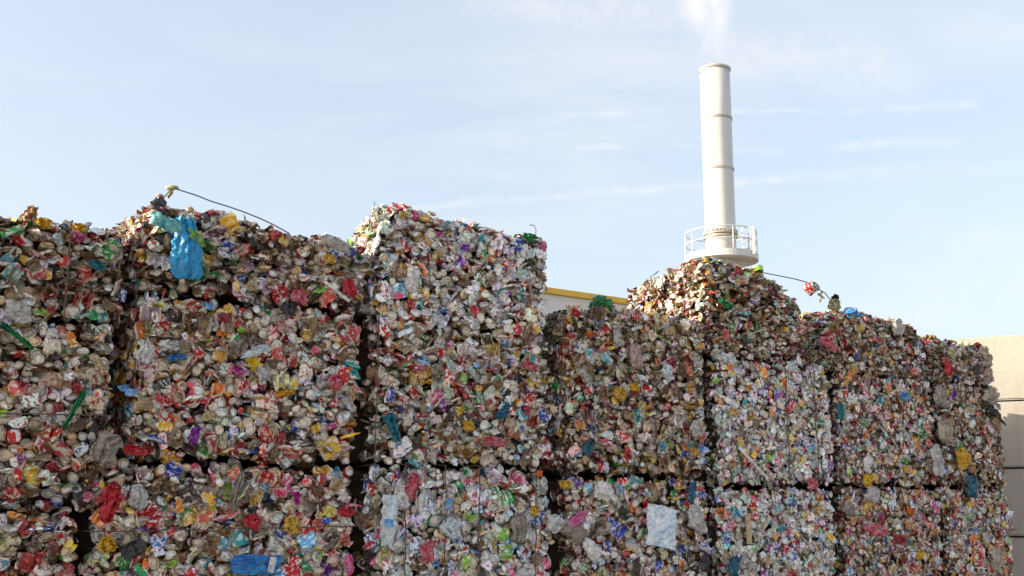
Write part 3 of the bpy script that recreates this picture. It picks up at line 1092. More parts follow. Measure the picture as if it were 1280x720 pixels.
fl = scrap('plastic_flap', 1043, 378, 13, 22, C_BLACK, rot=0.25, out=-0.05, seed=31, prof=taper(-.5, .5, -.1, .35), wr=0.012)
loose(fl, "dark pointed plastic flap sticking up at the end of the slack wire", "scrap")
fl = scrap('plastic_flap', 1044, 381, 14, 14, C_OLIVE, rot=0.1, out=-0.02, seed=32)
loose(fl, "small olive scrap leaning against the dark pointed flap", "scrap")
# crushed blue can on the right-hand top
me = item_mesh('crushed_can', 'flat', 2, NAMES_P.index('blue'), np.random.default_rng(3))
o = bpy.data.objects.new('crushed_can', me)
COL.objects.link(o)
place_on(o, 1066, 393, 0.03, 0.1)
o.data.materials[0] = C_CANBLUE
o.scale = (1.6, 1.2, 1.4)
tag(o, "large crushed bright blue can lying on the top edge right of the chimney", "can")

# green bag on top and others
W, H = hp(752, 34), hp(752, 17)
gb = empty('plastic_bag')
place_on(gb, 752, 386, -0.06)
tag(gb, "crumpled dark green plastic bag lying on top between the yellow-edged hall and the bales", "plastic bag")
for k, (dx, dz, ww, hh, rr, sd_) in enumerate(((0.0, 0.0, 1.0, 1.0, 0.25, 8), (-0.02, -0.012, 0.7, 0.75, -0.3, 9))):
    bm = film_mesh(W * ww, H * hh, lambda t: (-0.5 + 0.25 * t * t, 0.5 - 0.12 * t), 0.016, seed=sd_, folds=1.6, bulge=0.05, tear=0.07, nx=24, ny=18, cr=0.9, thick=0.002)
    o = bm_obj('bag_fold', bm, C_GREEN, gb, True)
    o.location = (dx, 0.03 * k, dz)
    o.rotation_euler = (0, rr, 0)
gs = scrap('plastic_flap', 664, 297, 20, 9, C_GREEN, rot=0.15, out=0.02, seed=41)
loose(gs, "small green plastic scrap on the far top corner of the highest bale", "scrap")
ot = wire_thing('loose_wire', [at_depth(669, 297, 6.3), at_depth(670, 288, 6.3), at_depth(668, 282, 6.3), at_depth(662, 281, 6.3)], 0.003,
                "tiny hooked wire end above the highest bale's green corner scrap", "wire")
tw = wire_thing('loose_wire', [at_depth(814, 360, 7.3), at_depth(815, 351, 7.3), at_depth(813, 346, 7.3), at_depth(818, 343, 7.3), at_depth(823, 339, 7.3)], 0.004,
                "crooked twig-like wire sticking up on the sunlit bale left of the chimney", "wire", M_WIRE)
st = scrap('plastic_flap', 838, 342, 7, 17, C_BEIGEFILM, rot=-0.5, out=-0.15, seed=43)
loose(st, "curled brown strip poking up just left of the chimney platform", "scrap")
pp = scrap('paper_scrap', 38, 268, 26, 24, C_PEACH, rot=0.2, out=-0.02, seed=44, prof=taper(-.5, .5, -.2, .25), wr=0.012)
loose(pp, "peach coloured crumpled paper on the top edge at the near end", "paper scrap")
pp = scrap('paper_scrap', 54, 278, 20, 12, C_YELLOW, rot=0.1, out=0.01, seed=45)
loose(pp, "small yellow scrap touching the peach paper on top", "scrap")
pp = scrap('paper_scrap', 100, 285, 22, 12, C_YELLOW, rot=0.1, out=-0.0, seed=46)
loose(pp, "yellow scrap lying on top between the peach paper and the blue bag", "scrap")
hb = scrap('plastic_film', 420, 304, 50, 18, C_PALEFILM, rot=0.3, out=0.06, seed=47, wr=0.010, cr=0.5)
loose(hb, "pale crumpled film draped on top just beside the highest bale", "plastic film")
wc = scrap('white_carton', 516, 348, 26, 40, C_WHITE, rot=0.35, out=0.05, seed=48, wr=0.006, prof=taper(-.2, .45, -.5, .3), key='E3', label="torn white carton flap in the bale face")

# scraps pressed into the bales: parts, named where they differ
scrap('green_strip', 22, 420, 12, 62, C_GREEN, rot=-0.95, out=0.04, key='D1', label="long green strip slanting down", seed=51, prof=taper(-.25, .25, -.5, .4))
scrap('green_strip', 92, 512, 13, 62, C_GREEN, rot=0.42, out=0.045, key='D1', label="green and cream curved strip", seed=52, prof=taper(-.2, .3, -.3, .5))
scrap('plastic_film', 22, 390, 44, 34, C_PALEFILM, rot=0.3, out=0.03, key='D1', seed=53, label="large pale crumpled film")
scrap('teal_can', 122, 331, 26, 14, C_TEAL, rot=0.05, out=0.05, key='E1', seed=54, label="flattened teal can")
scrap('plastic_film', 136, 562, 42, 48, C_GREYFILM, rot=0.6, out=0.075, key='D1', seed=55, wr=0.018, label="grey brown film hanging out beside the gap")
scrap('red_wrapper', 139, 628, 30, 62, C_RED, rot=0.12, out=0.05, key='C2', seed=56, wr=0.014, label="long crumpled red wrapper")
scrap('pink_film', 175, 622, 32, 34, C_PALEFILM, rot=0.2, out=0.045, key='C2', seed=57)
scrap('red_wrapper', 168, 563, 32, 16, C_RED, rot=0.2, out=0.04, key='D2', seed=58)
scrap('yellow_bag', 135, 681, 30, 24, C_YELLOW, rot=0.1, out=0.05, key='C2', seed=59, wr=0.014)
scrap('black_film', 168, 686, 38, 24, C_BLACK, rot=-0.5, out=0.05, key='C2', seed=60)
bl = scrap('snack_packet', 322, 706, 76, 29, C_BLUE, prof=lambda t: (-.5 + .02 * math.sin(9 * t), .5 + .03 * math.sin(7 * t + 1)), cr=0.8, rot=0.05, out=0.047, key='C2', label="flattened bright blue packet", seed=61, wr=0.006, tear=0.02)
scrap('packet_print', 340, 706, 7, 18, C_WHITE, prof='rect', rot=0.2, out=0.078, key='C2', seed=62, wr=0.003, bulge=0.0)
scrap('plastic_film', 297, 615, 16, 62, C_GREYFILM, rot=0.2, out=0.05, key='C2', seed=63, wr=0.014, label="hanging grey film")
scrap('magenta_scrap', 371, 623, 10, 20, C_MAGENTA, rot=-0.1, out=0.05, key='C2', seed=64)
scrap('pink_strip', 436, 706, 12, 30, C_PINK, rot=0.0, out=0.05, key='C2', seed=65)
scrap('red_wrapper', 434, 640, 28, 16, C_RED, rot=0.1, out=0.045, key='C2', seed=66)
scrap('red_wrapper', 316, 652, 26, 22, C_RED, rot=0.3, out=0.045, key='C2', seed=67)
scrap('gold_can', 365, 656, 24, 24, C_GOLD, rot=0.3, out=0.05, key='C2', seed=68)
scrap('gold_can', 182, 506, 27, 17, C_PEACH, rot=0.05, out=0.05, key='D2', seed=69, label="large cream can end", prof=taper(-.3, .3, -.3, .3, 0.2), wr=0.003, tear=0.01)
scrap('white_film', 182, 440, 26, 34, C_WHITE, rot=0.3, out=0.045, key='D2', seed=70, wr=0.012, label="torn white film")
scrap('silver_sheet', 212, 432, 32, 18, C_SILVER, rot=0.05, out=0.05, key='D2', seed=71, wr=0.008)
scrap('grey_sheet', 298, 434, 26, 26, C_GREYFILM, rot=0.2, out=0.05, key='D2', seed=72)
scrap('clear_bottle', 318, 440, 44, 13, C_CLEAR, rot=-0.45, out=0.055, key='D2', seed=73, bulge=0.02, wr=0.004)
scrap('purple_foil', 243, 545, 16, 28, C_PURPLE, rot=0.4, out=0.05, key='D2', seed=74)
scrap('blue_film', 222, 446, 30, 12, C_BLUE, rot=-0.2, out=0.045, key='D2', seed=75)
scrap('yellow_scrap', 358, 491, 30, 10, C_YELLOW, rot=-0.25, out=0.05, key='D2', seed=76)
scrap('black_film', 362, 386, 28, 20, C_BLACK, rot=0.2, out=0.05, key='D2', seed=77, label="black plastic scrap")
scrap('salmon_scrap', 420, 478, 22, 22, C_PINKRED, rot=0.5, out=0.05, key='D2', seed=78)
scrap('red_foil', 375, 370, 22, 20, C_PINKRED, rot=0.2, out=0.055, key='E2', seed=79)
scrap('gold_can', 413, 323, 20, 14, C_GOLD, rot=0.1, out=0.055, key='E2', seed=80)
scrap('red_wrapper', 438, 360, 20, 30, C_RED, rot=-0.4, out=0.05, key='E2', seed=81)
scrap('wood_stick', 421, 364, 38, 4, C_WHITE, prof='rect', rot=0.55, out=0.07, key='E2', seed=82, wr=0.001, label="thin pale stick", tear=0.01)
scrap('teal_rag', 492, 534, 22, 46, C_TEAL, rot=-0.35, out=0.055, key='D3', label="frayed teal rag hanging down", seed=83, wr=0.012, prof=taper(-.2, .25, -.5, .4))
scrap('lime_lid', 580, 472, 10, 15, C_LIME, rot=0.1, out=0.05, key='D3', seed=84, wr=0.002)
scrap('clear_bottle', 590, 465, 26, 8, C_CLEAR, rot=0.8, out=0.05, key='D3', seed=85, bulge=0.015)
scrap('red_can', 664, 458, 24, 12, C_PINKRED, rot=0.2, out=0.04, key='D3', seed=86)
scrap('red_can', 618, 552, 34, 14, C_PINKRED, rot=0.05, out=0.045, key='D3', seed=87)
scrap('gold_can', 586, 532, 15, 16, C_YELLOW, rot=0.1, out=0.05, key='D3', seed=88)
scrap('grey_sheet', 630, 515, 26, 14, C_DBLUE, rot=-0.75, out=0.045, key='D3', seed=89)
scrap('dark_sheet', 548, 465, 18, 26, C_GREYFILM, rot=-0.4, out=0.045, key='D3', seed=90)
bt = scrap('clear_bottle', 487, 650, 23, 76, C_CLEAR, rot=0.08, out=0.055, key='C3', label="pale crushed plastic bottle standing on end", seed=91, bulge=0.03, wr=0.004, prof=lambda t: (-.5 + .25 * max(0, .25 - t) * 4 * .6, .5 - .25 * max(0, .25 - t) * 4 * .6), tear=0.01)
scrap('bottle_label', 486, 654, 10, 10, C_CANBLUE, prof='rect', rot=0.05, out=0.094, key='C3', seed=92, wr=0.001, bulge=0.0)
scrap('pink_wrapper', 517, 608, 20, 40, C_PINKRED, rot=0.2, out=0.05, key='C3', seed=93, wr=0.012, label="crumpled pink wrapper")
scrap('white_carton', 503, 622, 20, 36, C_WHITE, rot=-0.5, out=0.05, key='C3', seed=94)
scrap('pale_oval', 561, 628, 18, 34, C_PALEFILM, rot=0.2, out=0.05, key='C3', seed=95, prof=taper(-.3, .3, -.3, .3, 0.2), label="pale oval pot lid")
scrap('oval_print', 561, 630, 8, 18, C_CANBLUE, rot=0.2, out=0.072, key='C3', seed=96, wr=0.001, bulge=0.0)
scrap('salmon_can', 535, 690, 22, 34, C_PINKRED, rot=0.2, out=0.05, key='C3', seed=97)
scrap('clear_film', 566, 660, 30, 30, C_CLEAR, rot=0.2, out=0.05, key='C3', seed=98, wr=0.012)
scrap('clear_film', 650, 660, 24, 44, C_GREYFILM, rot=0.1, out=0.045, key='C3', seed=99, wr=0.012)
scrap('yellow_scrap', 668, 638, 10, 14, C_YELLOW, rot=0.0, out=0.05, key='C3', seed=100)
scrap('orange_cap', 674, 592, 11, 10, C_ORANGE, rot=0.0, out=0.05, key='C3', seed=101, wr=0.002)
pb = scrap('paper_sheet', 831, 659, 45, 60, C_PAPER, prof=lambda t: (-.5 + .03 * math.sin(6 * t), .5 - .08 * t + .02 * math.sin(11 * t)), cr=0.25, rot=0.17, out=0.058, key='C4', label="folded white paper with bluish pages", seed=102, wr=0.009, tear=0.02, folds=0.7, bulge=0.02)
scrap('white_pot', 756, 613, 28, 28, C_WHITE, rot=0.3, out=0.055, key='C4', label="round white plastic pot", seed=103, prof=taper(-.35, .35, -.2, .25, 0.2), bulge=0.03, wr=0.004)
scrap('pink_wrapper', 724, 648, 32, 15, C_PINK, rot=-0.6, out=0.055, key='C4', seed=104, label="pink foil wrapper")
scrap('white_bottle', 740, 686, 17, 38, C_WHITE, rot=-0.65, out=0.06, key='C4', label="flattened white bottle", seed=105, bulge=0.02, wr=0.004)
scrap('silver_bag', 694, 655, 22, 26, C_SILVER, rot=0.3, out=0.05, key='C4', seed=106)
scrap('clear_film', 716, 662, 46, 26, C_GREYFILM, rot=0.3, out=0.045, key='C4', seed=107)
scrap('blue_strip', 866, 615, 9, 32, C_DBLUE, rot=0.3, out=0.055, key='C4', seed=108)
scrap('clear_bottle', 872, 650, 20, 46, C_PALEFILM, rot=-0.6, out=0.055, key='C4', seed=109, bulge=0.02, label="greyish crushed bottle")
scrap('gold_foil', 708, 606, 18, 12, C_YELLOW, rot=0.1, out=0.05, key='C4', seed=110)
scrap('gold_foil', 776, 492, 22, 18, C_GOLD, rot=0.3, out=0.05, key='D4', seed=111, wr=0.012)
scrap('gold_foil', 794, 484, 12, 12, C_YELLOW, rot=0.1, out=0.05, key='D4', seed=112)
scrap('plastic_film', 796, 444, 16, 40, C_PINKFILM, rot=-0.3, out=0.055, key='D4', seed=113, wr=0.014, label="pinkish film hanging down")
scrap('plastic_film', 773, 422, 12, 30, C_PALEFILM, rot=-0.5, out=0.05, key='D4', seed=114)
scrap('clear_bottle', 732, 471, 26, 12, C_PALEFILM, rot=0.6, out=0.05, key='D4', seed=115, bulge=0.015)
scrap('blue_scrap', 736, 560, 12, 22, C_DBLUE, rot=0.4, out=0.05, key='D4', seed=116)
scrap('clear_bottle', 835, 465, 12, 26, C_CLEAR, rot=-0.4, out=0.05, key='D4', seed=117, bulge=0.015)
scrap('beige_block', 873, 535, 20, 24, C_PALEFILM, rot=-0.3, out=0.05, key='D4', seed=118, label="pale crumpled lump")
scrap('orange_scrap', 738, 418, 10, 10, C_ORANGE, rot=0.3, out=0.05, key='D4', seed=119)
scrap('red_foil', 720, 391, 13, 11, C_RED, rot=0.3, out=0.05, key='D4', seed=120)
scrap('green_scrap', 907, 380, 22, 10, C_GREEN, rot=0.3, out=0.05, key='E5', seed=121, label="green crumpled scrap")
scrap('red_scrap', 908, 420, 8, 18, C_PINKRED, rot=0.1, out=0.05, key='E5', seed=122)
scrap('wood_stick', 942, 579, 42, 4, C_WHITE, prof='rect', rot=0.65, out=0.07, key='D5', label="thin white stick slanting across", seed=123, wr=0.001, tear=0.01)
scrap('wood_stick', 936, 661, 6, 36, C_WOOD, prof='rect', rot=0.0, out=0.06, key='C5', label="upright bare wooden stick", seed=124, wr=0.001, tear=0.01)
scrap('blue_can', 918, 708, 18, 28, C_DBLUE, rot=0.05, out=0.06, key='C5', seed=125, bulge=0.02)
scrap('black_film', 883, 704, 14, 26, C_BLACK, rot=0.1, out=0.05, key='C5', seed=126)
scrap('pink_wrapper', 1016, 605, 14, 16, C_PINKRED, rot=0.1, out=0.06, key='C5', seed=127)
scrap('turquoise_strip', 1051, 514, 9, 27, C_TEAL, rot=0.0, out=0.055, key='D6', label="turquoise strip", seed=128)
scrap('white_film', 1086, 580, 12, 28, C_WHITE, rot=0.3, out=0.05, key='D6', seed=129)
scrap('blue_scrap', 1132, 496, 16, 12, C_CANBLUE, rot=0.1, out=0.05, key='D6', seed=130)
scrap('yellow_scrap', 1085, 600, 12, 18, C_YELLOW, rot=0.1, out=0.06, key='C6', seed=131)
scrap('pale_film', 1092, 618, 20, 24, C_PALEFILM, rot=0.2, out=0.055, key='C6', seed=132)
scrap('grey_film', 1062, 636, 16, 20, C_GREYFILM, rot=0.2, out=0.055, key='C6', seed=133)
scrap('red_wrapper', 1096, 662, 34, 18, C_PINKRED, rot=0.1, out=0.05, key='C6', seed=134)
scrap('orange_scrap', 1139, 640, 10, 10, C_ORANGE, rot=0.1, out=0.05, key='C6', seed=135)
scrap('white_film', 1124, 408, 16, 26, C_PALEFILM, rot=-0.3, out=0.06, key='E6', seed=136, label="white flapping film")
scrap('red_wrapper', 1037, 430, 26, 14, C_PINKRED, rot=0.3, out=0.05, key='E6', seed=137)
scrap('plastic_film', 1178, 495, 18, 34, C_GREYFILM, rot=0.2, out=0.07, key='D7', seed=138, wr=0.02, label="torn grey film")
scrap('plastic_film', 1184, 540, 20, 36, C_BEIGEFILM, rot=-0.2, out=0.07, key='D7', seed=139, wr=0.02)
scrap('plastic_film', 1174, 575, 20, 48, C_PALEFILM, rot=-0.2, out=0.075, key='D7', seed=140, wr=0.02, label="long pale film hanging down")
scrap('yellow_bag', 1206, 572, 22, 30, C_YELLOW, rot=-0.35, out=0.075, key='D7', label="crumpled yellow bag", seed=142, wr=0.014, prof=taper(-.35, .4, -.4, .15))
scrap('blue_scrap', 1217, 608, 14, 34, C_DBLUE, rot=0.25, out=0.06, key='C7', label="dull blue curled scrap", seed=143)
scrap('beige_film', 1233, 446, 16, 32, C_BEIGEFILM, rot=-0.25, out=0.02, key='E7', seed=144, wr=0.02, label="beige film blowing off the corner")
scrap('beige_film', 1236, 470, 12, 24, C_BEIGEFILM, rot=0.15, out=0.03, key='E7', seed=154, wr=0.02)
scrap('black_film', 1222, 462, 8, 16, C_BLACK, rot=-0.2, out=0.05, key='E7', seed=145)
scrap('beige_film', 1239, 495, 20, 26, C_BEIGEFILM, rot=-0.5, out=0.03, key='D7', seed=146, wr=0.02)
scrap('black_film', 1243, 515, 30, 12, C_BLACK, rot=0.5, out=0.05, key='D7', label="black plastic flaps sticking out", seed=147, wr=0.014)
scrap('tan_card', 1246, 530, 12, 22, C_PEACH, rot=-0.45, out=0.05, key='D7', label="tan cardboard flap", seed=148, prof=taper(-.05, .15, -.5, .4))
scrap('red_wrapper', 1186, 460, 10, 20, C_RED, rot=0.1, out=0.06, key='E7', seed=149)
scrap('brown_film', 1248, 700, 18, 40, C_BEIGEFILM, rot=0.1, out=0.02, key='C7', seed=150, wr=0.02)


# ------------------------------------------------------------------ chimney
M_CHIM, nt, b = new_mat("white_painted_steel")
tc = N(nt, 'ShaderNodeTexCoord')
mp = N(nt, 'ShaderNodeMapping')
mp.inputs['Scale'].default_value = (3, 3, 0.25)
nt.links.new(tc.outputs['Object'], mp.inputs[0])
nz = N(nt, 'ShaderNodeTexNoise')
nz.inputs['Scale'].default_value = 1.6
nz.inputs['Detail'].default_value = 6
nt.links.new(mp.outputs[0], nz.inputs['Vector'])
nt.links.new(mixrgb(nt, ramp(nt, nz.outputs[0], [(0.45, 0.0), (0.75, 0.5)]), (0.57, 0.57, 0.56), (0.47, 0.46, 0.44)), b.inputs['Base Color'])
b.inputs['Roughness'].default_value = 0.5
M_DECK = soft_mat("stained_platform_underside", (0.50, 0.46, 0.36), 0.7, 0.4, 1.5, (0.38, 0.33, 0.24))

M_RING = soft_mat("beige_flange_shadow", (0.50, 0.46, 0.40), 0.6, 0.3, 2, (0.36, 0.32, 0.27))  # flange beige, darkened to stand for the shadow line below each ring
CY = 48.0


def zc(py, px=895):
    return at_depth(px, py, CY).z


pc = at_depth(901, 300, CY)
chim = empty('chimney', (pc.x, pc.y, 0))
tag(chim, "tall white steel chimney with a railed round platform rising behind the pile", "chimney")
PX = at_depth(899, 300, CY).x - at_depth(898, 300, CY).x          # metres per pixel there
R = 19.0 * PX
bm = bmesh.new()
zt = zc(86)
add_lathe(bm, [(R * 1.0, 0), (R * 1.0, zc(296)), (R, zc(213)), (R, zc(150)), (R, zt), (R * 0.95, zt), (R * 0.95, zt - 1.5)], 48, cap=False)
bm_obj('stack_pipe', bm, M_CHIM, chim, True)
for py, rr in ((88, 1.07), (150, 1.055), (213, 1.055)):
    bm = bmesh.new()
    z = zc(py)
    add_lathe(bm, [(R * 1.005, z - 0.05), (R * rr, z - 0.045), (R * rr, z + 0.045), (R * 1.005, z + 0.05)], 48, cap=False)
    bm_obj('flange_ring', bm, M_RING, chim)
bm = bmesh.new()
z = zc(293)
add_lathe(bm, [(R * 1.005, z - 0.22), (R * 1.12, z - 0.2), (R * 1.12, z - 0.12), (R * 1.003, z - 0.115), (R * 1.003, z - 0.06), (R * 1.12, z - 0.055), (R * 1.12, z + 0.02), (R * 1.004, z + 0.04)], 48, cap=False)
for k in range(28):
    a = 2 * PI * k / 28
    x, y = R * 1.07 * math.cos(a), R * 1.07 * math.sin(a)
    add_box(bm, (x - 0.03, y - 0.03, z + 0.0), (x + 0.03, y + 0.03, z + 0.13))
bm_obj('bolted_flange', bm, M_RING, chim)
# platform
zdeck = zc(326)
RP = 44.5 * PX
bm = bmesh.new()
add_lathe(bm, [(R * 1.02, zdeck - 0.06), (RP, zdeck - 0.06), (RP, zdeck), (R * 1.02, zdeck)], 56, cap=False)
bm_obj('platform_deck', bm, M_DECK, chim)
bm = bmesh.new()
add_lathe(bm, [(RP + 0.01, zdeck - 0.07), (RP + 0.03, zdeck - 0.07), (RP + 0.03, zdeck + 0.22), (RP + 0.01, zdeck + 0.22), (RP + 0.01, zdeck - 0.07)], 56, cap=False)
bm_obj('toe_board', bm, M_CHIM, chim, False)
for k in range(10):
    a = PI / 2 + 2 * PI * (k + 0.25) / 10
    bm = bmesh.new()
    add_lathe(bm, [(0.026, zdeck), (0.026, zdeck + 1.22)], 8)
    bmesh.ops.translate(bm, verts=bm.verts, vec=((RP - 0.02) * math.cos(a), (RP - 0.02) * math.sin(a), 0))
    bm_obj('railing_post', bm, M_CHIM, chim, True)
for hgt in (1.22, 0.72):
    bm = bmesh.new()
    add_tube(bm, [((RP - 0.02) * math.cos(2 * PI * k / 48), (RP - 0.02) * math.sin(2 * PI * k / 48), zdeck + hgt) for k in range(48)], 0.026, 8, closed=True)
    bm_obj('guard_rail', bm, M_CHIM, chim, True)
# access gate frame on the right of the platform
gate = empty('access_gate')
gate.parent = chim
a0 = math.radians(-62)
gx, gy = (RP - 0.1) * math.cos(a0), (RP - 0.1) * math.sin(a0)
gate.location = (gx, gy, zdeck)
gate.rotation_euler = (0, 0, a0 + 0.9)
bm = bmesh.new()
for x in (0, 0.42):
    add_box(bm, (x - 0.025, -0.025, 0.0), (x + 0.025, 0.025, 1.2))
for z in (0.3, 0.6, 0.9, 1.17):
    add_box(bm, (0.026, -0.02, z - 0.02), (0.394, 0.02, z + 0.02))
bm_obj('gate_frame', bm, M_CHIM, gate)
bm = bmesh.new()
add_box(bm, (0.44, -0.035, 0.0), (0.52, 0.035, 1.24), 0.01)
bm_obj('gate_post', bm, M_CHIM, gate)
# smoke
m, nt, b = new_mat("thin_white_smoke")
nt.nodes.remove(b)
out = nt.nodes['Material Output']
vol = N(nt, 'ShaderNodeVolumePrincipled')
vol.inputs['Color'].default_value = (1, 1, 1, 1)
vol.inputs['Anisotropy'].default_value = 0.2
tc = N(nt, 'ShaderNodeTexCoord')
sep = N(nt, 'ShaderNodeSeparateXYZ')
nt.links.new(tc.outputs['Object'], sep.inputs[0])
mp = N(nt, 'ShaderNodeMapping')
mp.inputs['Scale'].default_value = (1.5, 1.5, 0.55)
nt.links.new(tc.outputs['Object'], mp.inputs[0])
nz = N(nt, 'ShaderNodeTexNoise')
nz.inputs['Scale'].default_value = 0.9
nz.inputs['Detail'].default_value = 5
nz.inputs['Distortion'].default_value = 0.8
nt.links.new(mp.outputs[0], nz.inputs['Vector'])
dens = ramp(nt, nz.outputs[0], [(0.40, 0.0), (0.72, 1.0)])


def vmath(nt, op, a, b=None):
    n = N(nt, 'ShaderNodeMath', operation=op)
    for s, v in ((n.inputs[0], a), (n.inputs[1], b)):
        if v is None:
            continue
        if hasattr(v, 'is_linked'):
            nt.links.new(v, s)
        else:
            s.default_value = v
    return n.outputs[0]


# radial fall-off round the plume's axis (it leans: x = -0.07 z)
ax = vmath(nt, 'ADD', sep.outputs[0], vmath(nt, 'MULTIPLY', sep.outputs[2], 0.045))
r2 = vmath(nt, 'ADD', vmath(nt, 'POWER', ax, 2.0), vmath(nt, 'POWER', sep.outputs[1], 2.0))
rad = vmath(nt, 'ADD', vmath(nt, 'MULTIPLY', sep.outputs[2], 0.26), 0.8)
fall = vmath(nt, 'SUBTRACT', 1.0, vmath(nt, 'DIVIDE', vmath(nt, 'SQRT', r2), rad))
n_ = N(nt, 'ShaderNodeMath', operation='MULTIPLY', use_clamp=True)
nt.links.new(fall, n_.inputs[0])
n_.inputs[1].default_value = 1.8
d1 = vmath(nt, 'MULTIPLY', dens, n_.outputs[0])
up = N(nt, 'ShaderNodeMath', operation='MULTIPLY', use_clamp=True)
nt.links.new(sep.outputs[2], up.inputs[0])
up.inputs[1].default_value = 0.5
d2 = vmath(nt, 'MULTIPLY', vmath(nt, 'MULTIPLY', d1, up.outputs[0]), 0.42)
nt.links.new(d2, vol.inputs['Density'])
nt.links.new(vol.outputs[0], out.inputs['Volume'])
bm = bmesh.new()
add_lathe(bm, [(0.8 + 0.26 * z, z) for z in (0.02, 2, 4, 6, 8, 10)], 24)
for v in bm.verts:
    v.co.x -= 0.045 * v.co.z
sm = bm_obj('smoke_plume', bm, m)
sm.location = (pc.x, pc.y, zt)
tag(sm, "faint white smoke plume rising from the chimney mouth", "smoke", kind='stuff')

# ------------------------------------------------------------------ hall behind
M_CLAD, nt, b = new_mat("cream_cladding")
tc = N(nt, 'ShaderNodeTexCoord')
nz = N(nt, 'ShaderNodeTexNoise')
nz.inputs['Scale'].default_value = 1.2
nz.inputs['Detail'].default_value = 6
nt.links.new(tc.outputs['Object'], nz.inputs['Vector'])
nt.links.new(mixrgb(nt, ramp(nt, nz.outputs[0], [(0.4, 0.0), (0.7, 1.0)]), (0.60, 0.585, 0.555), (0.52, 0.50, 0.47)), b.inputs['Base Color'])
b.inputs['Roughness'].default_value = 0.6
M_YEL = soft_mat("yellow_painted_fascia", (0.68, 0.42, 0.03), 0.45, 0.2, 2, (0.62, 0.37, 0.03))
M_ROOF = soft_mat("grey_roof_sheet", (0.3, 0.3, 0.3), 0.6)
Pa = at_depth(677, 359, 35.0)
Pb = at_depth(785, 374, 37.2)
dirn = Vector((Pb.x - Pa.x, Pb.y - Pa.y, 0)).normalized()
ang = math.atan2(dirn.y, dirn.x)
hz_ = (Pa.z + Pb.z) / 2
org = Vector((Pa.x, Pa.y, 0)) - dirn * 6.0
hall = empty('industrial_hall', org, ang)
tag(hall, "cream clad industrial hall with a yellow roof edge showing between the bales", "building")
LH, DH = 14.0, 10.0
for i in range(5):
    bm = bmesh.new()
    x0 = i * LH / 5
    add_box(bm, (x0 + 0.012, 0, 0), (x0 + LH / 5 - 0.012, 0.2, hz_ - 0.20), 0.006)
    bm_obj('wall_panel', bm, M_CLAD, hall)
bm = bmesh.new()
add_box(bm, (0, 0.03, 0.0), (LH, 0.19, hz_ - 0.35))
add_box(bm, (0, 0.21, 0.0), (0.2, DH, hz_ - 0.35))
add_box(bm, (LH - 0.2, 0.21, 0.0), (LH, DH, hz_ - 0.35))
add_box(bm, (0.21, DH - 0.2, 0.0), (LH - 0.21, DH, hz_ - 0.35))
bm_obj('side_wall', bm, M_CLAD, hall)
bm = bmesh.new()
add_box(bm, (-0.1, -0.12, hz_ - 0.19), (LH + 0.1, 0.1, hz_), 0.015)
bm_obj('roof_fascia', bm, M_YEL, hall)
bm = bmesh.new()
add_box(bm, (0.0, 0.11, hz_ - 0.32), (LH, DH, hz_ - 0.12))
bm_obj('roof', bm, M_ROOF, hall)

# ------------------------------------------------------------------ concrete block wall
M_CON, nt, b = new_mat("weathered_concrete")
tc = N(nt, 'ShaderNodeTexCoord')
nz = N(nt, 'ShaderNodeTexNoise')
nz.inputs['Scale'].default_value = 1.1
nz.inputs['Detail'].default_value = 8
nt.links.new(tc.outputs['Object'], nz.inputs['Vector'])
n2 = N(nt, 'ShaderNodeTexNoise')
n2.inputs['Scale'].default_value = 30
n2.inputs['Detail'].default_value = 6
nt.links.new(tc.outputs['Object'], n2.inputs['Vector'])
mp = N(nt, 'ShaderNodeMapping')
mp.inputs['Scale'].default_value = (6, 6, 0.5)
nt.links.new(tc.outputs['Object'], mp.inputs[0])
n3 = N(nt, 'ShaderNodeTexNoise')
n3.inputs['Scale'].default_value = 1.5
n3.inputs['Detail'].default_value = 5
nt.links.new(mp.outputs[0], n3.inputs['Vector'])
c = mixrgb(nt, ramp(nt, nz.outputs[0], [(0.35, 0.0), (0.7, 1.0)]), (0.37, 0.34, 0.295), (0.31, 0.29, 0.26))
c = mixrgb(nt, ramp(nt, n2.outputs[0], [(0.5, 0.0), (0.75, 0.35)]), c, (0.24, 0.21, 0.18))
c = mixrgb(nt, ramp(nt, n3.outputs[0], [(0.52, 0.0), (0.72, 0.45)]), c, (0.22, 0.19, 0.16))
nt.links.new(c, b.inputs['Base Color'])
b.inputs['Roughness'].default_value = 0.85
bp = N(nt, 'ShaderNodeBump')
bp.inputs['Strength'].default_value = 0.25
bp.inputs['Distance'].default_value = 0.02
nt.links.new(n2.outputs[0], bp.inputs['Height'])
nt.links.new(bp.outputs[0], b.inputs['Normal'])
Yq = 13.5
q1 = at_depth(1255, 420, Yq)
wd = Vector((math.cos(math.radians(-28)), math.sin(math.radians(-28)), 0))
wall = empty('concrete_wall', Vector((q1.x, q1.y, 0)) - wd * 3.2, math.radians(-28))
tag(wall, "pale concrete wall of big stacked blocks beyond the far end of the pile", "wall")
rb = np.random.default_rng(4)
for r in range(5):
    for k in range(4):
        bm = bmesh.new()
        x0 = k * 1.6 - (0.8 if r % 2 else 0) - 0.55
        dz = rb.normal() * 0.006
        add_box(bm, (x0 + 0.008, rb.normal() * 0.012, r * 0.8 + 0.012), (x0 + 1.592, 0.8, r * 0.8 + 0.792), 0.018)
        o = bm_obj('concrete_block', bm, M_CON, wall)
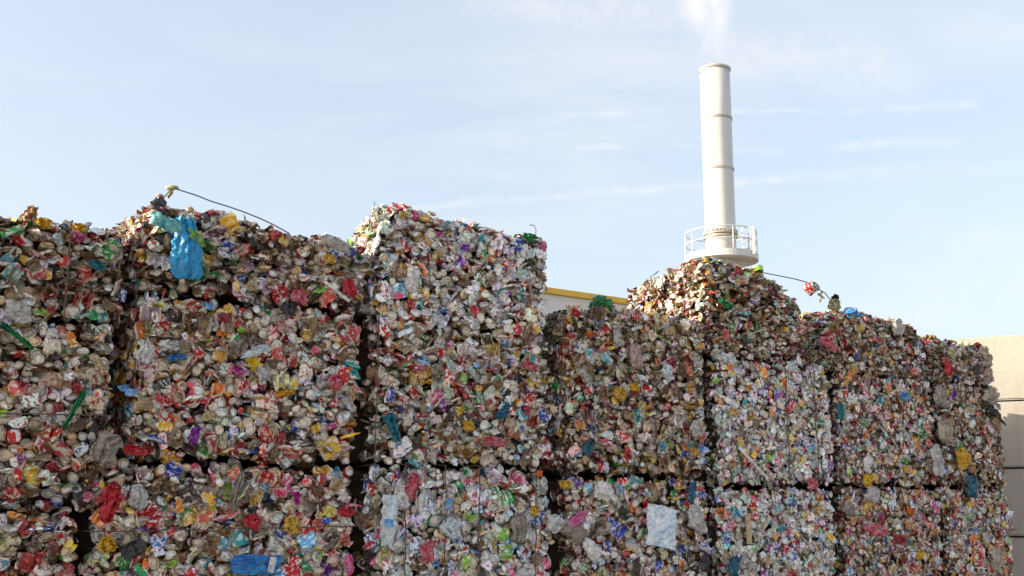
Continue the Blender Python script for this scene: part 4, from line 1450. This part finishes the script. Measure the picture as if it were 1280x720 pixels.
# mortarless core behind the joints
bm = bmesh.new()
add_box(bm, (0.05, 0.09, 0.02), (5.5, 0.74, 3.95))
bm_obj('joint_fill', bm, M_CORE, wall)
bm = bmesh.new()
hk = at_depth(1247, 417, Yq - 0.1)
add_tube(bm, [(-0.04, 0, 0.0), (-0.03, 0, 0.03), (0, 0, 0.045), (0.03, 0, 0.03), (0.04, 0, 0)], 0.012, 6)
o = bm_obj('lifting_hook', bm, M_WIRE, wall)
o.location = (3.1, 0.3, 3.985)

# ------------------------------------------------------------------ ground
M_GR, nt, b = new_mat("dusty_concrete_yard")
tc = N(nt, 'ShaderNodeTexCoord')
nz = N(nt, 'ShaderNodeTexNoise')
nz.inputs['Scale'].default_value = 0.4
nz.inputs['Detail'].default_value = 10
nt.links.new(tc.outputs['Object'], nz.inputs['Vector'])
nt.links.new(mixrgb(nt, ramp(nt, nz.outputs[0], [(0.35, 0.0), (0.7, 1.0)]), (0.38, 0.35, 0.31), (0.29, 0.265, 0.23)), b.inputs['Base Color'])
b.inputs['Roughness'].default_value = 0.9
bm = bmesh.new()
bmesh.ops.create_grid(bm, x_segments=8, y_segments=8, size=2500)
o = bm_obj('ground', bm, M_GR)
o.location = (0, 0, -0.01)
o['kind'] = 'structure'

# ------------------------------------------------------------------ light and sky
SUN_EL = math.radians(18)
SUN_DIR = Vector((-0.97, -0.24, 0)).normalized()
sd = Vector((SUN_DIR.x * math.cos(SUN_EL), SUN_DIR.y * math.cos(SUN_EL), math.sin(SUN_EL)))
sl = bpy.data.lights.new("sun", 'SUN')
sl.energy = 2.5
sl.angle = math.radians(0.5)
sl.color = (1.0, 0.86, 0.68)
so = bpy.data.objects.new("sun", sl)
COL.objects.link(so)
so.rotation_euler = sd.to_track_quat('Z', 'Y').to_euler()

w = bpy.data.worlds.new("World")
S.world = w
w.use_nodes = True
nt = w.node_tree
bg = nt.nodes['Background']
sky = N(nt, 'ShaderNodeTexSky', sky_type='NISHITA')
sky.sun_disc = False
sky.sun_elevation = SUN_EL
sky.sun_rotation = math.atan2(SUN_DIR.x, SUN_DIR.y)
sky.air_density = 1.0
sky.dust_density = 4.0
sky.ozone_density = 1.0
tc = N(nt, 'ShaderNodeTexCoord')
sp = N(nt, 'ShaderNodeSeparateXYZ')
nt.links.new(tc.outputs['Generated'], sp.inputs[0])
zcl = vmath(nt, 'ADD', vmath(nt, 'MAXIMUM', sp.outputs[2], 0.0), 0.12)
cx = vmath(nt, 'DIVIDE', sp.outputs[0], zcl)
cy = vmath(nt, 'DIVIDE', sp.outputs[1], zcl)
cb = N(nt, 'ShaderNodeCombineXYZ')
nt.links.new(cx, cb.inputs[0])
nt.links.new(cy, cb.inputs[1])
# cirrus streaks on a high plane
mp = N(nt, 'ShaderNodeMapping')
mp.inputs['Rotation'].default_value = (0, 0, math.radians(-20))
mp.inputs['Scale'].default_value = (0.55, 1.5, 1)
nt.links.new(cb.outputs[0], mp.inputs[0])
nz = N(nt, 'ShaderNodeTexNoise')
nz.inputs['Scale'].default_value = 1.3
nz.inputs['Detail'].default_value = 9
nz.inputs['Roughness'].default_value = 0.62
nz.inputs['Distortion'].default_value = 0.5
nt.links.new(mp.outputs[0], nz.inputs['Vector'])
n2 = N(nt, 'ShaderNodeTexNoise')
n2.inputs['Scale'].default_value = 0.7
n2.inputs['Detail'].default_value = 3
nt.links.new(cb.outputs[0], n2.inputs['Vector'])
cir = vmath(nt, 'MULTIPLY', ramp(nt, nz.outputs[0], [(0.44, 0.0), (0.74, 1.0)]), ramp(nt, n2.outputs[0], [(0.4, 0.1), (0.62, 1.0)]))


def streak(p, q, width, gain, nscale=8.0):
    """vapour trail: a great-circle band between two directions"""
    a, c_ = ray(*p).normalized(), ray(*q).normalized()
    nrm = a.cross(c_).normalized()
    mid = (a + c_).normalized()
    half = a.angle(c_) / 2
    dn = N(nt, 'ShaderNodeVectorMath', operation='DOT_PRODUCT')
    nt.links.new(tc.outputs['Generated'], dn.inputs[0])
    dn.inputs[1].default_value = nrm
    dm = N(nt, 'ShaderNodeVectorMath', operation='DOT_PRODUCT')
    nt.links.new(tc.outputs['Generated'], dm.inputs[0])
    dm.inputs[1].default_value = mid
    nn = N(nt, 'ShaderNodeTexNoise')
    nn.inputs['Scale'].default_value = 16
    nn.inputs['Detail'].default_value = 6
    nt.links.new(tc.outputs['Generated'], nn.inputs['Vector'])
    wob = vmath(nt, 'MULTIPLY', vmath(nt, 'SUBTRACT', nn.outputs[0], 0.5), width * 3.0)
    dist = vmath(nt, 'ABSOLUTE', vmath(nt, 'ADD', dn.outputs['Value'], wob))
    across = N(nt, 'ShaderNodeMapRange', interpolation_type='SMOOTHSTEP')
    nt.links.new(dist, across.inputs[0])
    across.inputs[1].default_value = 0.0
    across.inputs[2].default_value = width * 1.5
    across.inputs[3].default_value = 1.0
    across.inputs[4].default_value = 0.0
    along = N(nt, 'ShaderNodeMapRange', interpolation_type='SMOOTHSTEP')
    nt.links.new(dm.outputs['Value'], along.inputs[0])
    along.inputs[1].default_value = math.cos(half)
    along.inputs[2].default_value = math.cos(half * 0.6)
    t = vmath(nt, 'MULTIPLY', across.outputs[0], along.outputs[0])
    n5 = N(nt, 'ShaderNodeTexNoise')
    n5.inputs['Scale'].default_value = 60
    n5.inputs['Detail'].default_value = 5
    nt.links.new(tc.outputs['Generated'], n5.inputs['Vector'])
    n4 = ramp(nt, n5.outputs[0], [(0.36, 0.35), (0.66, 1.0)])
    return vmath(nt, 'MULTIPLY', vmath(nt, 'MULTIPLY', t, n4), gain * 0.75)


tot = vmath(nt, 'MULTIPLY', cir, 0.75)
for s in (((430, 266), (1030, 220), 0.0042, 0.55), ((860, 230), (1340, 203), 0.006, 0.4), ((690, 142), (790, 142), 0.0025, 0.5), ((715, 185), (785, 184), 0.003, 0.5),
          ((890, 139), (1040, 142), 0.003, 0.55), ((1040, 142), (1240, 131), 0.004, 0.6), ((1030, 186), (1215, 176), 0.005, 0.75), ((830, 183), (990, 190), 0.003, 0.5),
          ((1080, 412), (1400, 320), 0.02, 0.5), ((560, 8), (930, 5), 0.016, 0.5), ((880, 60), (1180, 110), 0.03, 0.45), ((1180, 310), (1330, 285), 0.012, 0.4)):
    tot = vmath(nt, 'ADD', tot, streak(*s))
mx = N(nt, 'ShaderNodeMath', operation='MINIMUM')
nt.links.new(tot, mx.inputs[0])
mx.inputs[1].default_value = 0.9
veiled = mixrgb(nt, 0.5, sky.outputs[0], (1.84, 1.91, 2.03))
SKYMIX = mixrgb(nt, mx.outputs[0], veiled, (2.35, 2.38, 2.42))
nt.links.new(SKYMIX, bg.inputs[0])
bg.inputs[1].default_value = 0.117

S.cycles.volume_bounces = 4
S.view_settings.view_transform = 'Standard'
S.view_settings.look = 'None'
S.view_settings.exposure = 1.8
S.view_settings.gamma = 1
